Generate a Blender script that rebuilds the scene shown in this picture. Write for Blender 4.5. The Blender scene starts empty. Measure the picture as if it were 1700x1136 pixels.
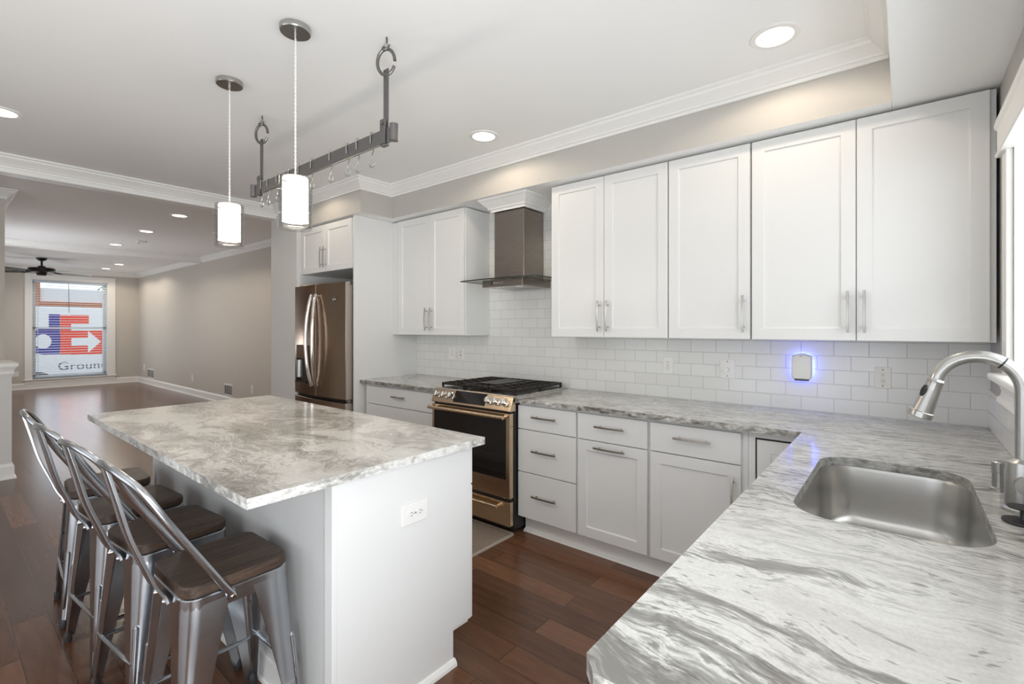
import bpy, bmesh, math, random
from math import sin, cos, pi, radians, sqrt
from mathutils import Vector, Matrix, noise

S = bpy.context.scene
COL = S.collection

# ------------------------------------------------------------------ camera
cam_data = bpy.data.cameras.new('camera')
cam = bpy.data.objects.new('camera', cam_data)
COL.objects.link(cam)
EYE = 1.381
cam.location = (0, 0, EYE)
cam.rotation_euler = (radians(90), 0, radians(39.25))
cam_data.sensor_width = 36.0
cam_data.sensor_fit = 'HORIZONTAL'
cam_data.lens = 795.0 * 36.0 / 1700.0
cam_data.shift_y = -23.0 / 1700.0
cam_data.clip_start = 0.02
S.camera = cam

# ------------------------------------------------------------------ exposure, world
S.view_settings.view_transform = 'Standard'
S.view_settings.look = 'None'
S.view_settings.exposure = 0.07
S.view_settings.gamma = 1.0
S.view_settings.use_curve_mapping = False
S.cycles.use_denoising = True
S.cycles.max_bounces = 10
S.cycles.diffuse_bounces = 6
S.cycles.glossy_bounces = 5
S.cycles.transmission_bounces = 8
S.cycles.transparent_max_bounces = 12
S.cycles.sample_clamp_indirect = 6.0
S.cycles.caustics_reflective = False
S.cycles.caustics_refractive = False

W = bpy.data.worlds.new('world')
S.world = W
W.use_nodes = True
bg = W.node_tree.nodes['Background']
bg.inputs['Color'].default_value = (0.86, 0.93, 1.0, 1)
bg.inputs['Strength'].default_value = 1.4

def area(name, loc, rot, sx, sy, power, color):
    l = bpy.data.lights.new(name, 'AREA')
    l.shape = 'RECTANGLE'; l.size = sx; l.size_y = sy
    l.energy = power; l.color = color
    o = bpy.data.objects.new(name, l); COL.objects.link(o)
    o.location = loc; o.rotation_euler = rot
    return o

# daylight at the sink and street windows; other lamps are added fill
area('fill_back', (-2.3, -2.68, 1.20), (radians(100), 0, 0), 4.4, 2.2, 24, (0.97, 0.985, 1.0))  # added fill from behind the camera
area('fill_right', (0.62, -0.42, 1.15), (0, radians(130), 0), 2.1, 1.5, 100, (0.93, 0.97, 1.0))  # added fill from the unseen right side, tilted up
area('daylight_sink_window', (0.60, 1.75, 1.63), (0, radians(90), 0), 0.78, 1.45, 15, (0.93, 0.97, 1.0))
area('daylight_street_window', (-15.75, 2.18, 1.35), (0, radians(-90), 0), 2.1, 1.25, 10, (0.90, 0.95, 1.0))
area('fill_front_room', (-13.6, 0.28, 1.4), (radians(106), 0, 0), 1.9, 1.5, 22, (0.90, 0.95, 1.0))  # added fill for the front room
area('fill_hall', (-10.05, 0.28, 1.4), (radians(140), 0, 0), 0.9, 1.5, 70, (0.90, 0.95, 1.0))  # added fill for the hall ceiling

# ------------------------------------------------------------------ helpers
def tag(o, label=None, cat=None, group=None, kind=None):
    if label: o['label'] = label
    if cat: o['category'] = cat
    if group: o['group'] = group
    if kind: o['kind'] = kind
    return o

def thing(name, label, cat, loc=(0, 0, 0), group=None, kind=None):
    o = bpy.data.objects.new(name, None)
    o.empty_display_size = 0.05
    COL.objects.link(o)
    o.location = loc
    return tag(o, label, cat, group, kind)

def wloc(o):
    v = Vector((0, 0, 0))
    while o is not None:
        v += Vector(o.location)
        o = o.parent
    return v

def copy_tree(o, parent=None):
    c = o.copy(); COL.objects.link(c)
    if parent is not None:
        c.parent = parent
    for ch in list(o.children):
        copy_tree(ch, c)
    return c

class MB:
    """collects shapes in world coordinates, then links them as one mesh object"""
    def __init__(self):
        self.v = []; self.f = []; self.m = []; self.s = []
    def add(self, verts, faces, mi=0, smooth=False):
        b = len(self.v)
        self.v += [Vector(p) for p in verts]
        for f in faces:
            self.f.append([b + i for i in f]); self.m.append(mi); self.s.append(smooth)
        return self
    def box(self, x0, x1, y0, y1, z0, z1, mi=0):
        v = [(x0,y0,z0),(x1,y0,z0),(x1,y1,z0),(x0,y1,z0),(x0,y0,z1),(x1,y0,z1),(x1,y1,z1),(x0,y1,z1)]
        return self.add(v, [(0,3,2,1),(4,5,6,7),(0,1,5,4),(1,2,6,5),(2,3,7,6),(3,0,4,7)], mi)
    def rings(self, rings, closed=True, caps=True, mi=0, smooth=True, loop=False):
        """rings: list of equal-length point lists"""
        n = len(rings[0]); v = [p for r in rings for p in r]; f = []
        R = len(rings)
        for i in range(R if loop else R - 1):
            a = i * n; b = ((i + 1) % R) * n
            for k in range(n if closed else n - 1):
                k2 = (k + 1) % n
                f.append((a + k, a + k2, b + k2, b + k))
        self.add(v, f, mi, smooth)
        if caps and closed and not loop:
            base = len(self.v) - len(v)
            self.f.append([base + i for i in range(n)][::-1]); self.m.append(mi); self.s.append(False)
            self.f.append([base + (R - 1) * n + i for i in range(n)]); self.m.append(mi); self.s.append(False)
        return self
    def tube(self, pts, r, n=10, mi=0, caps=True, loop=False):
        pts = [Vector(p) for p in pts]; N = len(pts)
        rr = r if isinstance(r, (list, tuple)) else [r] * N
        tang = []
        for i in range(N):
            if loop: t = pts[(i + 1) % N] - pts[i - 1]
            elif i == 0: t = pts[1] - pts[0]
            elif i == N - 1: t = pts[-1] - pts[-2]
            else: t = (pts[i + 1] - pts[i]).normalized() + (pts[i] - pts[i - 1]).normalized()
            tang.append(t.normalized())
        ref = Vector((0, 0, 1)) if abs(tang[0].z) < 0.9 else Vector((1, 0, 0))
        nrm = (ref - tang[0] * ref.dot(tang[0])).normalized()
        rings = []
        for i in range(N):
            nrm = (nrm - tang[i] * nrm.dot(tang[i])).normalized()
            bi = tang[i].cross(nrm)
            rings.append([pts[i] + rr[i] * (cos(2*pi*k/n) * nrm + sin(2*pi*k/n) * bi) for k in range(n)])
        return self.rings(rings, True, caps, mi, True, loop)
    def lathe(self, c, prof, n=32, axis='z', mi=0, smooth=True):
        """prof: (radius, height) pairs along the axis"""
        c = Vector(c); rings = []
        for r, h in prof:
            ring = []
            for k in range(n):
                a = 2*pi*k/n
                if axis == 'z': p = (r*cos(a), r*sin(a), h)
                elif axis == 'y': p = (r*cos(a), h, -r*sin(a))
                else: p = (h, r*cos(a), r*sin(a))
                ring.append(c + Vector(p))
            rings.append(ring)
        return self.rings(rings, True, True, mi, smooth)
    def prism(self, poly, a, b, axis='z', mi=0, smooth=False):
        """poly in the two remaining axes, extruded from a to b"""
        def P(p, h):
            if axis == 'z': return (p[0], p[1], h)
            if axis == 'y': return (p[0], h, p[1])
            return (h, p[0], p[1])
        return self.rings([[P(p, a) for p in poly], [P(p, b) for p in poly]], True, True, mi, smooth)
    def sweep(self, path, prof, mi=0):
        """closed profile (d, z) carried along a plan path; d is measured to the left of travel, corners mitred"""
        P = [Vector((p[0], p[1])) for p in path]; N = len(P); rings = []
        for i in range(N):
            ns = []
            if i > 0:
                d = (P[i] - P[i-1]).normalized(); ns.append(Vector((-d.y, d.x)))
            if i < N - 1:
                d = (P[i+1] - P[i]).normalized(); ns.append(Vector((-d.y, d.x)))
            if len(ns) == 2:
                m = ns[0] + ns[1]; m = m / max(1e-6, m.dot(ns[0]))
            else: m = ns[0]
            rings.append([(P[i].x + m.x*d_, P[i].y + m.y*d_, z) for d_, z in prof])
        return self.rings(rings, True, True, mi, False)
    def shaker(self, o, ux, w, h, t=0.02, rail=0.06, rec=0.009, flat=False):
        """door front: o lower-left corner on the front plane, ux unit vector to the right seen from the front, depth goes behind"""
        o = Vector(o); ux = Vector(ux); uz = Vector((0, 0, 1)); dn = uz.cross(ux)   # dn points into the cabinet
        def q(a, b, d): return o + ux*a + uz*b + dn*d
        A = [q(0,0,0), q(w,0,0), q(w,h,0), q(0,h,0)]
        Bk = [q(0,0,t), q(w,0,t), q(w,h,t), q(0,h,t)]
        if flat:
            v = A + Bk
            self.add(v, [(0,1,2,3),(7,6,5,4)] + [(i, i+4, (i+1)%4+4, (i+1)%4) for i in range(4)])
            return self
        r = rail
        I = [q(r,r,0), q(w-r,r,0), q(w-r,h-r,0), q(r,h-r,0)]
        e = 0.002
        J = [q(r+e,r+e,rec), q(w-r-e,r+e,rec), q(w-r-e,h-r-e,rec), q(r+e,h-r-e,rec)]
        v = A + I + J + Bk
        f = []
        for i in range(4):
            k = (i+1) % 4
            f += [(i, k, 4+k, 4+i), (4+i, 4+k, 8+k, 8+i), (i, 12+i, 12+k, k)]
        f += [(8,9,10,11), (15,14,13,12)]
        return self.add(v, f)
    def build(self, name, mats, parent=None, bevel=0.0, seg=2, sharp=35, flip=False):
        me = bpy.data.meshes.new(name)
        off = wloc(parent) if parent is not None else Vector((0, 0, 0))
        me.from_pydata([tuple(p - off) for p in self.v], [], self.f)
        if not isinstance(mats, (list, tuple)): mats = [mats]
        for m in mats: me.materials.append(m)
        for i, p in enumerate(me.polygons):
            p.material_index = self.m[i]; p.use_smooth = self.s[i]
        bm = bmesh.new(); bm.from_mesh(me)
        bmesh.ops.remove_doubles(bm, verts=bm.verts, dist=1e-6)
        bmesh.ops.recalc_face_normals(bm, faces=bm.faces)
        bm.to_mesh(me); bm.free()
        if any(self.s): me.set_sharp_from_angle(angle=radians(sharp))
        o = bpy.data.objects.new(name, me); COL.objects.link(o)
        if parent is not None: o.parent = parent
        if bevel > 0:
            b = o.modifiers.new('bevel', 'BEVEL'); b.width = bevel; b.segments = seg
            b.limit_method = 'ANGLE'; b.angle_limit = radians(40); b.harden_normals = False
        return o

def struct(mb, name, m, parent=None, bevel=0.0):
    o = mb.build(name, m, parent, bevel)
    if parent is None: o['kind'] = 'structure'
    return o

def rrect(x0, x1, y0, y1, r, n=6):
    pts = []
    for cx, cy, a0 in ((x1-r, y1-r, 0), (x0+r, y1-r, 90), (x0+r, y0+r, 180), (x1-r, y0+r, 270)):
        for k in range(n + 1):
            a = radians(a0 + 90*k/n); pts.append((cx + r*cos(a), cy + r*sin(a)))
    return pts

def bez(pts, n=8):
    """Catmull-Rom through points"""
    P = [Vector(p) for p in pts]; out = []
    for i in range(len(P) - 1):
        p0 = P[i-1] if i > 0 else P[i]*2 - P[i+1]
        p1, p2 = P[i], P[i+1]
        p3 = P[i+2] if i + 2 < len(P) else P[i+1]*2 - P[i]
        for k in range(n):
            t = k / n
            out.append(0.5*((2*p1) + (p2-p0)*t + (2*p0-5*p1+4*p2-p3)*t*t + (3*p1-p0-3*p2+p3)*t**3))
    out.append(P[-1]); return out

# ------------------------------------------------------------------ materials
def lin(c):
    return tuple(((x/255)/12.92 if x/255 <= 0.04045 else ((x/255+0.055)/1.055)**2.4) for x in c)

def mat(name, col, rough=0.5, metal=0.0, spec=0.5, noise_amt=0.0, noise_scale=30.0, bump=0.0, bump_scale=60.0, coat=0.0):
    m = bpy.data.materials.new(name); m.use_nodes = True
    nt = m.node_tree; p = nt.nodes['Principled BSDF']
    p.inputs['Base Color'].default_value = (*col, 1)
    p.inputs['Roughness'].default_value = rough
    p.inputs['Metallic'].default_value = metal
    p.inputs['Specular IOR Level'].default_value = spec
    if coat: 
        p.inputs['Coat Weight'].default_value = coat; p.inputs['Coat Roughness'].default_value = 0.08
    if noise_amt or bump:
        tc = nt.nodes.new('ShaderNodeNewGeometry')
        if noise_amt:
            n = nt.nodes.new('ShaderNodeTexNoise'); n.inputs['Scale'].default_value = noise_scale
            n.inputs['Detail'].default_value = 4
            nt.links.new(tc.outputs['Position'], n.inputs['Vector'])
            r = nt.nodes.new('ShaderNodeMix'); r.data_type = 'RGBA'
            a, b = [tuple(min(1, x*(1+s*noise_amt)) for x in col) for s in (-1, 1)]
            r.inputs['A'].default_value = (*a, 1); r.inputs['B'].default_value = (*b, 1)
            nt.links.new(n.outputs['Fac'], r.inputs['Factor'])
            nt.links.new(r.outputs['Result'], p.inputs['Base Color'])
        if bump:
            n2 = nt.nodes.new('ShaderNodeTexNoise'); n2.inputs['Scale'].default_value = bump_scale
            nt.links.new(tc.outputs['Position'], n2.inputs['Vector'])
            b_ = nt.nodes.new('ShaderNodeBump'); b_.inputs['Strength'].default_value = bump
            b_.inputs['Distance'].default_value = 0.002
            nt.links.new(n2.outputs['Fac'], b_.inputs['Height'])
            nt.links.new(b_.outputs['Normal'], p.inputs['Normal'])
    return m

def emis(name, col, strength):
    m = bpy.data.materials.new(name); m.use_nodes = True
    p = m.node_tree.nodes['Principled BSDF']
    p.inputs['Base Color'].default_value = (0.9, 0.9, 0.88, 1)
    p.inputs['Emission Color'].default_value = (*col, 1)
    p.inputs['Emission Strength'].default_value = strength
    return m

def brushed(name, col, rough=0.3, axis=(1, 1, 60), amt=0.12, metal=1.0):
    """brushed metal: grain drawn out along the axes with small scale"""
    m = mat(name, col, rough, metal)
    nt = m.node_tree; p = nt.nodes['Principled BSDF']
    g = nt.nodes.new('ShaderNodeNewGeometry')
    mp = nt.nodes.new('ShaderNodeVectorMath'); mp.operation = 'MULTIPLY'; mp.inputs[1].default_value = axis
    nt.links.new(g.outputs['Position'], mp.inputs[0])
    n = nt.nodes.new('ShaderNodeTexNoise'); n.inputs['Scale'].default_value = 10; n.inputs['Detail'].default_value = 3
    nt.links.new(mp.outputs[0], n.inputs['Vector'])
    mr = nt.nodes.new('ShaderNodeMapRange')
    mr.inputs['To Min'].default_value = max(0.03, rough - amt); mr.inputs['To Max'].default_value = rough + amt
    nt.links.new(n.outputs['Fac'], mr.inputs['Value'])
    nt.links.new(mr.outputs['Result'], p.inputs['Roughness'])
    return m

def glassy(name, tint=(1, 1, 1), rough=0.0, thin=0.9):
    """thin clear pane: mostly straight-through with a fresnel reflection"""
    m = bpy.data.materials.new(name); m.use_nodes = True
    nt = m.node_tree; nt.nodes.clear()
    out = nt.nodes.new('ShaderNodeOutputMaterial')
    t = nt.nodes.new('ShaderNodeBsdfTransparent'); t.inputs['Color'].default_value = (*[c*thin for c in tint], 1)
    g = nt.nodes.new('ShaderNodeBsdfGlossy'); g.inputs['Roughness'].default_value = max(0.02, rough)
    lw = nt.nodes.new('ShaderNodeLayerWeight'); lw.inputs['Blend'].default_value = 0.5
    pw = nt.nodes.new('ShaderNodeMath'); pw.operation = 'POWER'; pw.inputs[1].default_value = 4.0
    nt.links.new(lw.outputs['Facing'], pw.inputs[0])
    fr = nt.nodes.new('ShaderNodeMath'); fr.operation = 'MULTIPLY_ADD'; fr.inputs[1].default_value = 0.55; fr.inputs[2].default_value = 0.04
    nt.links.new(pw.outputs[0], fr.inputs[0])
    mx = nt.nodes.new('ShaderNodeMixShader')
    nt.links.new(fr.outputs[0], mx.inputs[0]); nt.links.new(t.outputs[0], mx.inputs[1]); nt.links.new(g.outputs[0], mx.inputs[2])
    nt.links.new(mx.outputs[0], out.inputs['Surface'])
    return m

class NT:
    """little node-graph helper"""
    def __init__(self, m):
        self.nt = m.node_tree; self.p = self.nt.nodes['Principled BSDF']
        self.pos = self.nt.nodes.new('ShaderNodeNewGeometry').outputs['Position']
    def L(self, a, b): self.nt.links.new(a, b)
    def vm(self, op, a, b=None):
        n = self.nt.nodes.new('ShaderNodeVectorMath'); n.operation = op
        for i, x in enumerate((a, b)):
            if x is None: continue
            if isinstance(x, tuple): n.inputs[i].default_value = x
            elif isinstance(x, (int, float)): n.inputs['Scale'].default_value = x
            else: self.L(x, n.inputs[i])
        return n.outputs[0]
    def scale(self, a, s):
        n = self.nt.nodes.new('ShaderNodeVectorMath'); n.operation = 'SCALE'
        self.L(a, n.inputs[0])
        if isinstance(s, (int, float)): n.inputs['Scale'].default_value = s
        else: self.L(s, n.inputs['Scale'])
        return n.outputs[0]
    def m(self, op, a, b=0.0, clamp=False):
        n = self.nt.nodes.new('ShaderNodeMath'); n.operation = op; n.use_clamp = clamp
        for i, x in enumerate((a, b)):
            if isinstance(x, (int, float)): n.inputs[i].default_value = x
            else: self.L(x, n.inputs[i])
        return n.outputs[0]
    def noise(self, v, scale, detail=4, rough=0.5, dist=0.0, out='Fac'):
        n = self.nt.nodes.new('ShaderNodeTexNoise')
        n.inputs['Scale'].default_value = scale; n.inputs['Detail'].default_value = detail
        n.inputs['Roughness'].default_value = rough; n.inputs['Distortion'].default_value = dist
        self.L(v, n.inputs['Vector']); return n.outputs[out]
    def ramp(self, f, stops):
        n = self.nt.nodes.new('ShaderNodeValToRGB'); el = n.color_ramp.elements
        while len(el) < len(stops): el.new(0.5)
        for e, (p, c) in zip(el, stops):
            e.position = p; e.color = (*c, 1) if len(c) == 3 else c
        self.L(f, n.inputs[0]); return n.outputs[0]
    def mix(self, f, a, b, mode='MIX'):
        n = self.nt.nodes.new('ShaderNodeMix'); n.data_type = 'RGBA'; n.blend_type = mode
        if isinstance(f, (int, float)): n.inputs['Factor'].default_value = f
        else: self.L(f, n.inputs['Factor'])
        for k, x in (('A', a), ('B', b)):
            if isinstance(x, tuple): n.inputs[k].default_value = (*x, 1)
            else: self.L(x, n.inputs[k])
        return n.outputs['Result']
    def sep(self, v):
        n = self.nt.nodes.new('ShaderNodeSeparateXYZ'); self.L(v, n.inputs[0]); return n.outputs
    def comb(self, x, y, z):
        n = self.nt.nodes.new('ShaderNodeCombineXYZ')
        for i, a in enumerate((x, y, z)):
            if isinstance(a, (int, float)): n.inputs[i].default_value = a
            else: self.L(a, n.inputs[i])
        return n.outputs[0]
    def maprange(self, f, a, b, c, d):
        n = self.nt.nodes.new('ShaderNodeMapRange')
        for i, x in enumerate((a, b, c, d)): n.inputs[i+1].default_value = x
        self.L(f, n.inputs[0]); return n.outputs[0]
    def bump(self, h, strength=0.3, dist=0.002):
        n = self.nt.nodes.new('ShaderNodeBump'); n.inputs['Strength'].default_value = strength
        n.inputs['Distance'].default_value = dist; self.L(h, n.inputs['Height'])
        self.L(n.outputs[0], self.p.inputs['Normal'])

def granite(name, warp, brown, seed, streak, white_shift, ramp1, ramp2, drifts=(), calm=0.0):
    m = mat(name, (0.7, 0.7, 0.68), 0.12, 0, 0.5)
    g = NT(m)
    p = g.vm('ADD', g.pos, (seed, seed*0.7, 0.0))
    w = g.vm('SUBTRACT', g.noise(p, 1.7, 3, 0.55, 0, 'Color'), (0.5, 0.5, 0.5))
    p1 = g.vm('ADD', p, g.scale(w, warp))
    w2 = g.vm('SUBTRACT', g.noise(p1, 6.0, 3, 0.5, 0, 'Color'), (0.5, 0.5, 0.5))
    p2 = g.vm('ADD', p1, g.scale(w2, warp*0.28))
    # broad drifts of grey in the white ground
    big = g.noise(g.vm('MULTIPLY', p2, (0.9, 3.4, 1.5)), 1.6, 5, 0.55)
    # bands and hairline streaks
    band = g.noise(g.vm('MULTIPLY', p2, (1.9, 12.0, 6.0)), 2.0, 10, 0.70)
    fine = g.noise(g.vm('MULTIPLY', p2, (7.0, 46.0, 25.0)), 2.6, 8, 0.66)
    grit = g.noise(p, 160.0, 3, 0.6)
    y = g.sep(g.pos)[1]
    zone = g.maprange(y, streak[0], streak[1], 0.0, 1.0)      # the slab grows more evenly striped towards one end
    a = g.m('ADD', g.m('MULTIPLY', band, 0.40), g.m('MULTIPLY', big, 0.72))
    a = g.m('ADD', a, g.m('MULTIPLY', g.m('SUBTRACT', fine, 0.5), 0.42))
    if drifts:      # the slab's own broad grey drifts, wavering about straight lines
        pw = g.sep(g.vm('ADD', g.vm('ADD', g.pos, g.scale(w, 0.16)), g.scale(w2, 0.09)))
        a = g.m('SUBTRACT', a, calm)
        rag = g.m('ADD', g.m('MULTIPLY', g.m('SUBTRACT', band, 0.5), 1.1), g.m('MULTIPLY', g.m('SUBTRACT', fine, 0.5), 0.9))
        for q0, q1, wd, am in drifts:
            dd = g.m('ABSOLUTE', g.m('SUBTRACT', pw[1], g.m('ADD', q0, g.m('MULTIPLY', pw[0], q1))))
            k_ = g.m('MULTIPLY', g.maprange(dd, wd*0.35, wd, 1.0, 0.0), g.m('ADD', am, g.m('MULTIPLY', rag, am*1.3)), False)
            a = g.m('ADD', a, g.m('MAXIMUM', k_, 0.0))
    base1 = g.ramp(a, [(white_shift+q, lin(c)) for q, c in ramp1])
    b = g.m('ADD', g.m('ADD', g.m('MULTIPLY', g.m('SUBTRACT', fine, 0.5), 1.0), 0.53), g.m('MULTIPLY', g.m('SUBTRACT', band, 0.5), 0.75))
    base2 = g.ramp(b, [(q, lin(c)) for q, c in ramp2])
    col = g.mix(zone, base1, base2)
    # dark hairlines, warm stains
    vein = g.m('ABSOLUTE', g.m('SUBTRACT', g.noise(g.vm('MULTIPLY', p2, (1.0, 7.0, 4.0)), 2.2, 6, 0.6), 0.5))
    vf = g.m('MULTIPLY', g.maprange(vein, 0.0, 0.022, 1.0, 0.0), g.maprange(big, 0.45, 0.62, 0.0, 0.75), True)
    col = g.mix(vf, col, lin((104,100,95)))
    bf = g.m('MULTIPLY', g.maprange(g.noise(p2, 3.1, 4, 0.6), 0.50, 0.70, 0.0, 1.0), brown, True)
    col = g.mix(bf, col, lin((176,160,142)), 'MULTIPLY')
    speck = g.noise(g.vm('MULTIPLY', p1, (13.0, 30.0, 20.0)), 2.4, 3, 0.5)
    sf = g.m('MULTIPLY', g.maprange(speck, 0.61, 0.67, 0.0, 1.0), g.maprange(g.noise(p1, 3.2, 2), 0.40, 0.56, 0.1, 0.75), True)
    col = g.mix(sf, col, lin((128,128,124)))
    col = g.mix(g.maprange(grit, 0.35, 0.7, 0.0, 0.22), col, lin((150,150,146)))
    g.L(col, g.p.inputs['Base Color'])
    return m

def granite_edge(name, dark):
    m = mat(name, (0.5, 0.5, 0.48), 0.35)
    g = NT(m)
    n1 = g.noise(g.vm('MULTIPLY', g.pos, (1.0, 1.0, 2.2)), 26.0, 7, 0.68)
    n2 = g.noise(g.pos, 3.0, 3, 0.6)
    a = g.m('ADD', n1, g.m('MULTIPLY', g.m('SUBTRACT', n2, 0.5), 0.5))
    if dark:
        st = [(0.34, lin((96,92,86))), (0.46, lin((136,133,127))), (0.56, lin((170,168,162))), (0.68, lin((205,203,199)))]
    else:
        st = [(0.36, lin((150,147,142))), (0.46, lin((190,188,183))), (0.55, lin((216,215,211))), (0.7, lin((232,231,228)))]
    g.L(g.ramp(a, st), g.p.inputs['Base Color'])
    g.bump(n1, 0.6, 0.006)
    return m

def floor_material():
    m = mat('dark_hardwood', (0.1, 0.05, 0.03), 0.2, 0, 0.5)
    g = NT(m)
    br = g.nt.nodes.new('ShaderNodeTexBrick')
    br.inputs['Scale'].default_value = 1.0
    br.inputs['Brick Width'].default_value = 0.95; br.inputs['Row Height'].default_value = 0.125
    br.inputs['Mortar Size'].default_value = 0.0016; br.inputs['Mortar Smooth'].default_value = 0.2
    br.offset = 0.37; br.offset_frequency = 2
    br.inputs['Color1'].default_value = (0, 0, 0, 1); br.inputs['Color2'].default_value = (1, 1, 1, 1)
    br.inputs['Mortar'].default_value = (0.5, 0.5, 0.5, 1)
    g.L(g.pos, br.inputs['Vector'])
    tone = g.sep(br.outputs['Color'])[0]
    # per-plank offset of the grain
    off = g.comb(g.m('MULTIPLY', tone, 7.0), g.m('MULTIPLY', tone, 3.0), 0.0)
    gp = g.vm('ADD', g.vm('MULTIPLY', g.pos, (1.5, 14.0, 1.0)), off)
    grain = g.noise(gp, 2.4, 6, 0.6, 0.4)
    fineg = g.noise(g.vm('MULTIPLY', gp, (1.0, 5.0, 1.0)), 9.0, 4, 0.6)
    t = g.m('ADD', g.m('MULTIPLY', tone, 0.45), g.m('MULTIPLY', grain, 0.55))
    t = g.m('ADD', t, g.m('MULTIPLY', g.m('SUBTRACT', fineg, 0.5), 0.25))
    col = g.ramp(t, [(0.18, lin((68,44,31))), (0.48, lin((97,65,47))), (0.80, lin((122,85,63)))])
    col = g.mix(g.m('MULTIPLY', br.outputs['Fac'], 0.85), col, lin((26,14,9)))
    g.L(col, g.p.inputs['Base Color'])
    g.L(g.maprange(fineg, 0.3, 0.7, 0.16, 0.28), g.p.inputs['Roughness'])
    h = g.m('SUBTRACT', g.m('MULTIPLY', grain, 0.35), br.outputs['Fac'])
    g.bump(h, 0.18, 0.0015)
    return m

def tile_material(name, use_y):
    """white subway tile in running bond, grout lines recessed"""
    m = mat(name, (0.8, 0.8, 0.79), 0.1, 0, 0.5)
    g = NT(m)
    s = g.sep(g.pos)
    v = g.comb(g.m('ADD', s[1] if use_y else s[0], 1.298), g.m('SUBTRACT', s[2], 0.918), 0.0)
    br = g.nt.nodes.new('ShaderNodeTexBrick')
    br.inputs['Scale'].default_value = 1.0
    br.inputs['Brick Width'].default_value = 0.1545; br.inputs['Row Height'].default_value = 0.0776
    br.inputs['Mortar Size'].default_value = 0.0018; br.inputs['Mortar Smooth'].default_value = 0.3
    br.offset = 0.5
    br.inputs['Color1'].default_value = (*lin((226,226,223)), 1); br.inputs['Color2'].default_value = (*lin((230,230,228)), 1)
    br.inputs['Mortar'].default_value = (*lin((192,192,189)), 1)
    g.L(v, br.inputs['Vector'])
    g.L(br.outputs['Color'], g.p.inputs['Base Color'])
    g.L(g.maprange(br.outputs['Fac'], 0, 1, 0.12, 0.7), g.p.inputs['Roughness'])
    g.bump(g.m('SUBTRACT', g.m('MULTIPLY', g.noise(g.pos, 9.0, 2), 0.15), br.outputs['Fac']), 0.35, 0.0015)
    return m

def wood(name, c0, c1, c2, axis, rough=0.45, scale=3.0):
    m = mat(name, c1, rough)
    g = NT(m)
    tc = g.nt.nodes.new('ShaderNodeTexCoord').outputs['Object']
    p = g.vm('MULTIPLY', tc, axis)
    n = g.noise(p, scale, 7, 0.6, 0.6)
    f = g.noise(g.vm('MULTIPLY', p, (1.0, 4.0, 4.0)), scale*5, 3, 0.6)
    t = g.m('ADD', n, g.m('MULTIPLY', g.m('SUBTRACT', f, 0.5), 0.4))
    g.L(g.ramp(t, [(0.32, c0), (0.5, c1), (0.68, c2)]), g.p.inputs['Base Color'])
    g.bump(n, 0.15, 0.001)
    return m

M = {}
M['paint_grey'] = mat('grey_wall_paint', lin((190,187,182)), 0.65, 0, 0.3, 0.015, 3.0)
M['paint_grey_light'] = mat('pale_grey_wall_paint', lin((216,215,212)), 0.6, 0, 0.3, 0.012, 3.0)
M['ceiling'] = mat('ceiling_paint', lin((245,245,244)), 0.7, 0, 0.2, 0.01, 2.0)
M['hall_paint'] = mat('warm_grey_hall_paint', lin((200,194,186)), 0.65, 0, 0.3, 0.015, 3.0)
M['hall_ceiling'] = mat('hall_ceiling_paint', lin((244,243,242)), 0.7, 0, 0.2, 0.01, 2.0)
M['trim'] = mat('white_trim_paint', lin((238,237,234)), 0.35, 0, 0.4)
M['cab'] = mat('white_cabinet_lacquer', lin((226,226,225)), 0.32, 0, 0.45, 0.006, 2.0)
M['island_shade'] = mat('shade_tinted_panel', lin((208,208,207)), 0.4, 0, 0.4)  # white panel darkened: shade on the stool side put into its colour
M['dark_gap'] = mat('shadow_gap_black', (0.012, 0.011, 0.010), 0.7)
M['steel'] = brushed('brushed_stainless', (0.62, 0.60, 0.57), 0.26, (1, 1, 40), 0.08)
M['steel_sink'] = brushed('satin_sink_steel', (0.60, 0.59, 0.57), 0.29, (40, 40, 1), 0.025)
M['nickel'] = mat('brushed_nickel', (0.47, 0.465, 0.45), 0.30, 1.0)
M['nickel_dark'] = mat('aged_nickel', (0.42, 0.39, 0.35), 0.3, 1.0)
M['chrome'] = mat('polished_chrome', (0.78, 0.77, 0.75), 0.09, 1.0)
M['fridge_steel'] = brushed('reflection_tinted_stainless', (0.25, 0.175, 0.125), 0.20, (1, 1, 40), 0.05)  # brown reflection from the hall side put into the steel colour
M['fridge_side'] = mat('taupe_fridge_side', lin((178,168,160)), 0.4, 0.25)
M['range_steel'] = brushed('floor_tinted_stainless', (0.66, 0.51, 0.36), 0.24, (1, 1, 40), 0.06)  # brown reflection of the floor put into the steel colour
M['hood_steel'] = brushed('smoked_stainless', (0.33, 0.295, 0.265), 0.26, (1, 1, 40), 0.06)
M['oven_glass'] = mat('black_oven_glass', (0.012, 0.010, 0.009), 0.05, 0, 0.5)
M['iron'] = mat('cast_iron', (0.022, 0.018, 0.015), 0.42, 0.3, 0.5, 0.2, 40)
M['black'] = mat('black_plastic', (0.015, 0.015, 0.016), 0.35)
M['rubber'] = mat('dark_rubber', (0.03, 0.03, 0.032), 0.6)
M['bronze'] = mat('oil_rubbed_bronze', (0.022, 0.019, 0.017), 0.35, 0.6)
M['rack'] = mat('hammered_pewter_steel', (0.20, 0.195, 0.19), 0.38, 0.85)
M['white_plastic'] = mat('white_plastic', lin((235,234,231)), 0.3)
M['ivory_plastic'] = mat('pale_ivory_plastic', lin((226,223,216)), 0.35)
M['slot'] = mat('outlet_slot_grey', lin((70,68,66)), 0.6)
M['gunmetal'] = brushed('gunmetal_stool_steel', (0.50, 0.52, 0.55), 0.23, (2.5, 2.5, 0.5), 0.05)  # base made bluer, standing in for reflected daylight
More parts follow.
